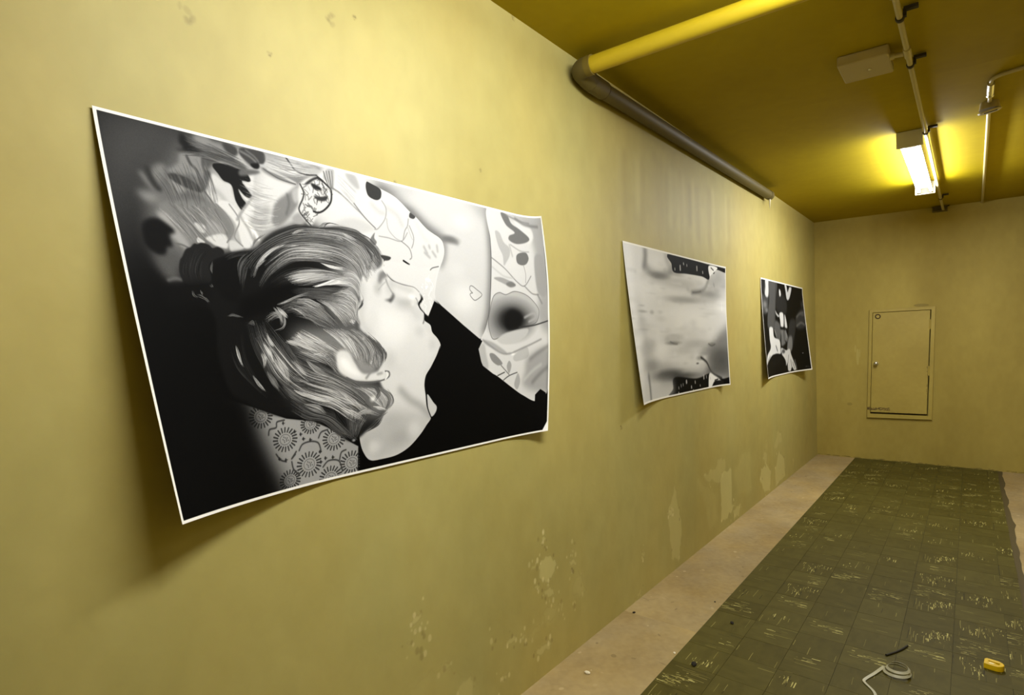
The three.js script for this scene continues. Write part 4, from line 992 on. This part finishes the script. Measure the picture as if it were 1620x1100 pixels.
// a sheet hung by its top edge, its corners lifting off the wall: [corner u, v, reach u, power, reach v, power, lift, slide, rise]
function sheetPoint(s, u, v) {
  let x = 0.007, y = s.y - s.T * v, z = s.z0 - s.W * u;
  for (const [cu, cv, du, pu, dv, pv, A, B, C] of s.c) { const w = Math.max(0, 1 - Math.abs(u - cu) / du) ** pu * Math.max(0, 1 - Math.abs(v - cv) / dv) ** pv; x += A * w; z += B * w; y += C * w; }
  return new THREE.Vector3(x, y, z);
}
function sheetGeometry(s, nu = 90, nv = 54, thick = 0.0009) {
  const grid = (off) => {
    const pos = [], uv = [], idx = [];
    for (let j = 0; j <= nv; j++) for (let i = 0; i <= nu; i++) {
      const u = i / nu, v = j / nv, p = sheetPoint(s, u, v);
      if (off) { const e = 1e-3, a = sheetPoint(s, u + e, v).sub(p), b = sheetPoint(s, u, v + e).sub(p); p.addScaledVector(b.cross(a).normalize(), -off); }
      pos.push(p.x, p.y, p.z); uv.push(u, 1 - v);
    }
    for (let j = 0; j < nv; j++) for (let i = 0; i < nu; i++) { const a = j * (nu + 1) + i, b = a + 1, c = a + nu + 1, d = c + 1; off ? idx.push(a, b, c, b, d, c) : idx.push(a, c, b, b, c, d); }
    const g = new THREE.BufferGeometry(); g.setAttribute('position', new THREE.Float32BufferAttribute(pos, 3)); g.setAttribute('uv', new THREE.Float32BufferAttribute(uv, 2)); g.setIndex(idx); g.computeVertexNormals(); return g;
  };
  const front = grid(0), back = grid(thick), fp = front.attributes.position, bp = back.attributes.position, ring = [];
  for (let i = 0; i <= nu; i++) ring.push(i);
  for (let j = 1; j <= nv; j++) ring.push(j * (nu + 1) + nu);
  for (let i = nu - 1; i >= 0; i--) ring.push(nv * (nu + 1) + i);
  for (let j = nv - 1; j >= 0; j--) ring.push(j * (nu + 1));
  const pos = [];
  for (let q = 0; q < ring.length - 1; q++) { const [a, b] = [ring[q], ring[q + 1]], P = (B, i) => [B.getX(i), B.getY(i), B.getZ(i)]; pos.push(...P(fp, a), ...P(fp, b), ...P(bp, a), ...P(fp, b), ...P(bp, b), ...P(bp, a)); }
  const edge = new THREE.BufferGeometry(); edge.setAttribute('position', new THREE.Float32BufferAttribute(pos, 3)); edge.setAttribute('uv', new THREE.Float32BufferAttribute(new Array(pos.length / 3 * 2).fill(0.5), 2)); edge.computeVertexNormals();
  return [front, merge([back, edge])];
}
const sheets = [{ z0: -0.5, W: 1.945, y: 2.264, T: 1.043, c: [[0, 1, 0.36, 1.7, 1.0, 1.1, 0.125, -0.128, 0.008], [1, 0, 0.14, 1.8, 0.35, 1.6, 0.05, 0.125, 0.004], [1, 1, 0.22, 2, 0.5, 1.6, 0.045, 0.1, 0.004]] },
  { z0: -3.255, W: 1.915, y: 2.268, T: 1.022, c: [[0, 1, 0.34, 1.8, 1.0, 1.15, 0.075, -0.1, 0.004], [1, 1, 0.2, 2, 0.7, 1.4, 0.055, 0.09, 0.003], [1, 0, 0.12, 2, 0.3, 1.6, 0.012, 0.03, 0]] },
  { z0: -6.255, W: 1.88, y: 2.256, T: 1.04, c: [[0, 1, 0.3, 1.8, 0.95, 1.3, 0.06, -0.0, 0.004], [1, 1, 0.4, 1.6, 0.95, 1.1, 0.1, -0.0, 0.004]] }];
const paper = plain('#e4e1d8', 0.75);
for (const [i, ops, res, border, gain, label] of [
  [0, printOne, 2048, [8, 13, 8, 8], 0.98, 'big black and white photo poster of a sleeper with fair tousled hair'],
  [1, printTwo, 1024, [6, 14, 11, 12], 1.08, 'middle photo poster showing a pale bare torso lying sideways'],
  [2, printThree, 1024, [12, 22, 14, 14], 0.86, 'dark photo poster of two arms and bright hands hung next to the end wall']]) {
  const s = sheets[i], at = [0, s.y, s.z0 - s.W / 2], o = thing('poster', label, 'poster', at, 'photo posters on the long wall');
  const [front, back] = sheetGeometry(s); for (const g of [front, back]) g.translate(-at[0], -at[1], -at[2]);
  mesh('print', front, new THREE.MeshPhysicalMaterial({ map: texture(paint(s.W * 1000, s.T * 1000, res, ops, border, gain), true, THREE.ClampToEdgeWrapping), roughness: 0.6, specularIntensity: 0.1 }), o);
  mesh('paper_back', back, paper, o).userData.label = 'plain white paper reverse and edge';
}

// ------------------------------------------------------------------ fluorescent battens
const white = plain('#d9d5c4', 0.45), holderMat = plain('#c9c6b8', 0.5), glow = new THREE.MeshStandardMaterial({ color: 0xffffff, emissive: LAMP_COLOR, emissiveIntensity: 9, roughness: 0.4 });
for (const [k, at] of LAMP_SPOTS.entries()) {
  const o = thing('fluorescent_lamp', k ? 'twin tube fluorescent batten on the ceiling before the yellow pipe' : 'lit twin tube fluorescent batten on the ceiling near the end wall', 'lamp', at, 'ceiling fluorescent lamps');
  mesh('housing', merge([rbox(0.1, 0.06, 1.95, 0.008, 0, -0.03, 0), box(0.075, 0.012, 1.9, 0, -0.064, 0)]), white, o);
  for (const s of [-1, 1]) {
    mesh('end_plate', rbox(0.17, 0.125, 0.02, 0.006, 0, -0.0635, s * 0.975), white, o);
    mesh('tube', rod([s * 0.05, -0.1, -0.94], [s * 0.05, -0.1, 0.94], 0.014, 18), glow, o);
    for (const e of [-1, 1]) mesh('lamp_holder', merge([rbox(0.032, 0.05, 0.018, 0.004, s * 0.05, -0.09, e * 0.952), rod([s * 0.05, -0.1, e * 0.945], [s * 0.05, -0.1, e * 0.93], 0.016, 12)]), holderMat, o);
  }
  const light = (w, h, p, r, v) => { const l = new THREE.RectAreaLight(LAMP_COLOR, v, w, h); l.name = 'tube_light'; l.position.set(...p); l.rotation.set(...r); o.add(l); };
  light(0.128, 1.86, [0, -0.118, 0], [-Math.PI / 2, 0, 0], LAMP_DOWN);
  light(1.86, 0.028, [-0.067, -0.1, 0], [0, Math.PI / 2, 0], LAMP_SIDE);
  light(1.86, 0.028, [0.067, -0.1, 0], [0, -Math.PI / 2, 0], LAMP_SIDE);
}

// ------------------------------------------------------------------ pipes along wall and ceiling
const yellowPipe = plain('#c0a81c', 0.5), brownPipe = plain('#5c5124', 0.6), rustAndShade = plain('#4a3a18', 0.8);
{
  const o = thing('ceiling_pipe', 'bright yellow painted pipe crossing under the ceiling', 'pipe', [0.058, 3.098, -2.685]);
  mesh('pipe', rod([0.07, 0, 0], [WIDE - 0.058, 0, 0], 0.044, 28), yellowPipe, o);
  mesh('collar', rod([0.055, 0, 0], [0.09, 0, 0], 0.051, 28), plain('#6f5f1e', 0.6), o);
}
{
  const o = thing('wall_pipe', 'olive brown pipe along the top of the long wall with capped end', 'pipe', [0.058, 3.09, -2.685]);
  mesh('pipe', rod([0, -0.017, -0.26], [0, 0.023, -3.72], 0.044, 28), brownPipe, o);
  mesh('elbow', bent([[0.06, 0.008, 0], [0, 0.008, 0], [0, -0.016, -0.13]], 0.05, 0.05, 24), brownPipe, o).userData.label = 'thicker elbow fitting at the corner';
  mesh('coupling', rod([0, -0.016, -0.125], [0, -0.0165, -0.265], 0.05, 28), brownPipe, o);
  mesh('coupling_groove', new THREE.TorusGeometry(0.0465, 0.004, 6, 28).translate(0, -0.017, -0.27), rustAndShade, o).userData.label = 'dark joint ring';
  mesh('end_cap', merge([rod([0, 0.023, -3.7], [0, 0.023, -3.765], 0.047, 28), new THREE.SphereGeometry(0.047, 20, 12).scale(1, 1, 0.4).translate(0, 0.023, -3.765)]), brownPipe, o);
  mesh('drip', new THREE.ConeGeometry(0.012, 0.11, 10).rotateX(Math.PI).translate(0.004, -0.07, -3.74), plain('#d8d2b4', 0.6), o).userData.label = 'pale hardened drip below the cap';
}

// ------------------------------------------------------------------ conduits, boxes
const conduitMat = plain('#b5a878', 0.45), clampMat = plain('#2c2410', 0.7), boxMat = plain('#b0a27c', 0.6), steel = plain('#d8d4c4', 0.25, 0.9);
{
  const o = thing('conduit', 'painted conduit clipped to the ceiling beside the fluorescent lamps', 'conduit', [1.433, 3.15, -3.2]);
  mesh('tube', bent([[0, -0.085, 2.3], [0, -0.085, 0.28], [0, 0, 0.12], [0, 0, -5.72]], 0.0135, 0.05, 14), conduitMat, o);
  for (const z of [-0.13, -0.745, -2.15, -4.9]) {
    mesh('clamp', merge([new THREE.TorusGeometry(0.016, 0.0035, 6, 18).scale(1, 1, 5).translate(0, 0, z), rbox(0.058, 0.016, 0.03, 0.003, 0.045, 0.032, z + 0.01), box(0.014, 0.034, 0.026, 0.02, 0.016, z + 0.006)]), clampMat, o).userData.label = 'dark clamp with a dark tab to one side';  // clamp ring with a dark block and tab on one side
  }
  mesh('coupling', rod([0, 0, -0.5], [0, 0, -0.62], 0.018, 14), conduitMat, o);
}
{
  const o = thing('junction_box', 'flat tan junction box on the ceiling joined to the conduit', 'junction box', [1.2335, H, -3.828]);
  const g = rbox(0.243, 0.06, 0.276, 0.01, 0, -0.03, 0);
  const cover = mesh('cover', g, boxMat, o);
  mesh('screw', new THREE.SphereGeometry(0.009, 14, 8).scale(1, 0.6, 1).translate(0.02, -0.062, 0.003), steel, cover).userData.label = 'shiny screw head';
  mesh('stub', merge([rod([0.118, -0.045, 0.06], [0.182, -0.05, 0.06], 0.0125, 14), rod([0.12, -0.045, 0.06], [0.14, -0.045, 0.06], 0.019, 6)]), conduitMat, o);
}
{
  const o = thing('conduit', 'pale conduit ending at a round ceiling box and bending away', 'conduit', [1.795, 3.186, -5.0]);
  mesh('tube', rod([0, 0, -0.172], [0.012, 0, -3.93], 0.012, 14), conduitMat, o);
  mesh('bend', bent([[0, 0, -0.03], [0, 0, 0.43], [WIDE - 1.795, 0, 0.62]], 0.011, 0.07, 14), conduitMat, o);
  mesh('coupling', merge([rod([0, 0, 0.12], [0, 0, 0.33], 0.02, 16), rod([0, 0, 0.1], [0, 0, 0.13], 0.024, 6)]), steel, o).userData.label = 'shiny steel coupling';
}
{
  const o = thing('conduit_box', 'small round tan conduit box on the ceiling with open cover', 'junction box', [1.797, H, -5.1]);
  mesh('body', new THREE.CylinderGeometry(0.05, 0.058, 0.05, 24).translate(0, -0.025, 0), boxMat, o);
  mesh('cover', new THREE.CylinderGeometry(0.066, 0.06, 0.008, 8).rotateZ(0.14).rotateX(0.12).translate(0, -0.062, 0), boxMat, o);
  mesh('cover_slot', box(0.07, 0.004, 0.02).rotateZ(0.14).rotateX(0.12).translate(0.004, -0.068, 0.012), clampMat, o);
}
{
  const o = thing('wall_bracket', 'small dark metal bracket at the top of the end wall', 'bracket', [1.4, 3.15, -L]);
  mesh('plate', merge([box(0.15, 0.05, 0.012, 0, 0.01, 0.006), box(0.15, 0.006, 0.09, 0, 0.036, 0.045), box(0.15, 0.006, 0.09, 0, -0.014, 0.045)]), plain('#6a5c2c', 0.6), o);
  mesh('hook', bent([[0.06, 0.036, 0.06], [0.09, 0.036, 0.08], [0.09, 0.05, 0.03]], 0.005, 0.008, 8), clampMat, o);
}

// ------------------------------------------------------------------ access door in the end wall
{
  const o = thing('access_door', 'small olive metal access door with knob in the end wall', 'door', [0.97, 0.56, -L]);
  const P = (x, y) => new THREE.Vector2(x - 0.97, y - 0.56);
  const outer = [P(0.602, 0.556), P(1.294, 0.57), P(1.345, 1.977), P(0.647, 1.964)], inner = HATCH.map((p) => P(...p)), leaf = [P(0.643, 0.630), P(1.242, 0.636), P(1.291, 1.933), P(0.685, 1.922)];
  const fs = new THREE.Shape(outer); fs.holes.push(new THREE.Path(inner));
  const c = canvas(512, 1024), x = fill(c, 0.8, 1.6, (u, v) => { const n = (fbm(u * 3, v * 3, 4) - 0.5) * 16 + (fbm(u * 30, v * 30, 2) - 0.5) * 6; return [WALL_RGB[0] - 2 + n, WALL_RGB[1] - 9 + n, WALL_RGB[2] - 22 + n * 0.8]; });
  const X = (m) => (m - 0.57) / 0.8 * 512, Y = (m) => 1024 - (m - 0.46) / 1.6 * 1024;
  for (let k = 0; k < 130; k++) { x.globalAlpha = 0.5 * rnd() + 0.15; x.fillStyle = rnd() < 0.7 ? 'rgb(58,42,14)' : 'rgb(110,80,30)'; x.beginPath(); x.ellipse(X(0.6 + rnd() ** 1.2 * 0.25), Y(0.675 + (rnd() - 0.5) * 0.035), 2 + rnd() * 9, 1 + rnd() * 3, 0, 0, 7); x.fill(); }   // rusted strip
  for (let k = 0; k < 50; k++) { x.globalAlpha = 0.3; x.fillStyle = 'rgb(70,54,20)'; const s = rnd(); x.beginPath(); s < 0.5 ? x.ellipse(X(0.65 + rnd() * 0.6), Y(0.628 + rnd() * 0.012), 6 * rnd() + 2, 2, 0, 0, 7) : x.ellipse(X(1.25 + (rnd() - 0.5) * 0.012), Y(0.65 + rnd() * 0.6), 2, 3 + rnd() * 9, 0, 0, 7); x.fill(); }
  const t = texture(c); t.repeat.set(1 / 0.8, 1 / 1.6); t.offset.set((0.97 - 0.57) / 0.8, (0.56 - 0.46) / 1.6);
  const m = new THREE.MeshStandardMaterial({ map: t, roughness: 0.55 });
  const ex = (s, d) => new THREE.ExtrudeGeometry(s, { depth: d, bevelEnabled: true, bevelThickness: 0.003, bevelSize: 0.002, bevelSegments: 1 }).translate(0, 0, 0.003);
  mesh('frame', ex(fs, 0.022), m, o);
  mesh('back_plate', box(0.8, 1.5, 0.01, 0, 0.71, -T - 0.006), m, o);
  const d = mesh('leaf', ex(new THREE.Shape(leaf), 0.014), m, o);
  mesh('knob', merge([rod([-0.258, 0.707, 0.017], [-0.258, 0.707, 0.03], 0.026, 20), rod([-0.258, 0.707, 0.03], [-0.258, 0.707, 0.055], 0.01, 14), new THREE.SphereGeometry(0.024, 20, 14).scale(1, 1, 0.8).translate(-0.258, 0.707, 0.066)]), steel, d).userData.label = 'shiny steel knob';
  mesh('lock', merge([new THREE.TorusGeometry(0.026, 0.007, 8, 22).translate(-0.233, 1.317, 0.02), rod([-0.233, 1.31, 0.016], [-0.233, 1.31, 0.019], 0.024, 20)]), rustAndShade, d).userData.label = 'round lock with a dark disc painted for the shade of its hole';  // rusty ring; the dark inner disc paints the shade of the lock opening
  mesh('hole', rod([-0.22, 1.242, 0.016], [-0.22, 1.242, 0.0185], 0.011, 12), rustAndShade, d);  // flat dark disc, paints the shade inside a small hole
  for (const [x, y] of [[0.318, 1.2], [0.298, 0.62]]) mesh('hinge', rod([x - 0.002, y - 0.06, 0.02], [x + 0.003, y + 0.06, 0.02], 0.01, 12), m, o);
}

// ------------------------------------------------------------------ things lying on the floor
const FY = 0.0046;
function ribbon(pts, w, th = 0.0012, n = 120) {             // pts: [x, y, z, tilt of the band about its path]
  const c = new THREE.CatmullRomCurve3(pts.map((p) => new THREE.Vector3(p[0], p[1], p[2])), false, 'centripetal', 0.5), pos = [], idx = [];
  for (let i = 0; i <= n; i++) {
    const t = i / n, p = c.getPoint(t), d = c.getTangent(t), q = t * (pts.length - 1), a = Math.min(pts.length - 2, Math.floor(q)), tilt = pts[a][3] + (pts[a + 1][3] - pts[a][3]) * (q - a);
    const side = new THREE.Vector3(0, 1, 0).cross(d).normalize(), up = d.clone().cross(side).normalize();
    const ww = side.clone().multiplyScalar(Math.cos(tilt)).addScaledVector(up, Math.sin(tilt)), nn = d.clone().cross(ww);
    for (const [s, k] of [[-1, 1], [1, 1], [1, -1], [-1, -1]]) { const v = p.clone().addScaledVector(ww, s * w / 2).addScaledVector(nn, k * th / 2); pos.push(v.x, v.y, v.z); }
    if (i) for (let k = 0; k < 4; k++) { const a0 = 4 * i - 4 + k, b0 = 4 * i - 4 + (k + 1) % 4; idx.push(a0, b0, a0 + 4, b0, b0 + 4, a0 + 4); }
  }
  idx.push(0, 2, 1, 0, 3, 2); const e = 4 * n; idx.push(e, e + 1, e + 2, e, e + 2, e + 3);
  const g = new THREE.BufferGeometry(); g.setAttribute('position', new THREE.Float32BufferAttribute(pos, 3)); g.setAttribute('uv', new THREE.Float32BufferAttribute(new Array(pos.length / 3 * 2).fill(0), 2)); g.setIndex(idx);
  const f = g.toNonIndexed(); f.computeVertexNormals(); return f;
}
{
  const pts = [[0.03, 0.003, 0.19, 0], [0.012, 0.003, 0.14, 0.1], [-0.03, 0.004, 0.085, 0.15], [-0.034, 0.004, 0.07, 0.15], [0.0, 0.008, -0.02, 0.3], [0.03, 0.012, -0.1, 0.6]];
  const cx = 0.085, cz = -0.085;
  for (let k = 0; k <= 17; k++) { const a = Math.PI * 0.95 + k * 0.72, r = 0.056 - k * 0.0010; pts.push([cx + r * Math.cos(a) + k * 0.0006, 0.011 + k * 0.0019, cz - r * Math.sin(a), 0.85]); }
  const o = mesh('packing_strap', ribbon(pts, 0.0125, 0.0014, 240), plain('#a9a58a', 0.5), scene); o.position.set(1.3, FY, -3.27);
  tag(o, 'pale plastic packing strap curled in a loop on the tiles', 'strap');
}
{
  const o = mesh('dark_stick', bent([[0, 0.005, 0], [0.05, 0.005, -0.085], [0.08, 0.006, -0.17]], 0.005, 0.05, 10), plain('#1d190a', 0.7), scene); o.position.set(1.325, FY, -3.515);
  tag(o, 'thin dark stick lying beyond the curled strap', 'stick');
}
{
  const o = thing('tape_case', 'small bright yellow plastic case with a dark slot on the tiles', 'tape case', [1.758, FY, -3.69]);
  o.rotation.y = -0.12;
  const s = new THREE.Shape(); s.moveTo(-0.034, -0.027); s.lineTo(0.004, -0.03); s.absarc(0.006, 0, 0.03, -Math.PI / 2, Math.PI / 2, false); s.lineTo(-0.03, 0.03); s.lineTo(-0.036, 0.02);
  const slot = new THREE.Path([[-0.024, -0.002], [0.004, -0.002], [0.008, -0.012], [0.024, -0.01], [0.024, 0.016], [-0.024, 0.016]].map((p) => new THREE.Vector2(...p))); s.holes.push(slot);
  const ex = (q, d) => new THREE.ExtrudeGeometry(q, { depth: d, bevelEnabled: true, bevelThickness: 0.003, bevelSize: 0.003, bevelSegments: 3 }).rotateX(-Math.PI / 2);
  mesh('shell', ex(s, 0.022).translate(0, 0.003, 0), plain('#d6b000', 0.45), o);
  mesh('sticker', new THREE.CylinderGeometry(0.008, 0.008, 0.0006, 18).scale(1.3, 1, 0.8).translate(-0.008, 0.0285, 0.014), plain('#efe2b0', 0.6), o);
}
for (const [x, z, r, c, y, what] of [[0.06, -3.208, 0.009, '#241b0a', 0, 'dark crumb of rubble on the screed near the wall'], [0.405, -3.632, 0.006, '#2a2010', 0, 'dark crumb of rubble on the screed near the tiles'], [0.162, -2.486, 0.013, '#d6ccb0', 0, 'pale plaster chip on the screed strip'], [0.437, -2.917, 0.007, '#e0d8c0', 0, 'tiny white plaster chip on the edge of the screed'], [0.581, -3.407, 0.012, '#1c160a', FY, 'black crumb on the tiles close to the screed'], [0.564, -2.861, 0.016, '#171208', FY, 'larger black flake on the tiles']]) {
  const g = new THREE.DodecahedronGeometry(r, 0), p = g.attributes.position;
  const o = mesh('rubble_chip', g.scale(1.3, 0.5, 0.9).rotateY(x * 20), plain(c, 0.9), scene); o.position.set(x, y + r * 0.42, z);
  tag(o, what, 'chip', 'crumbs on the floor');
}

renderer.render(scene, camera);
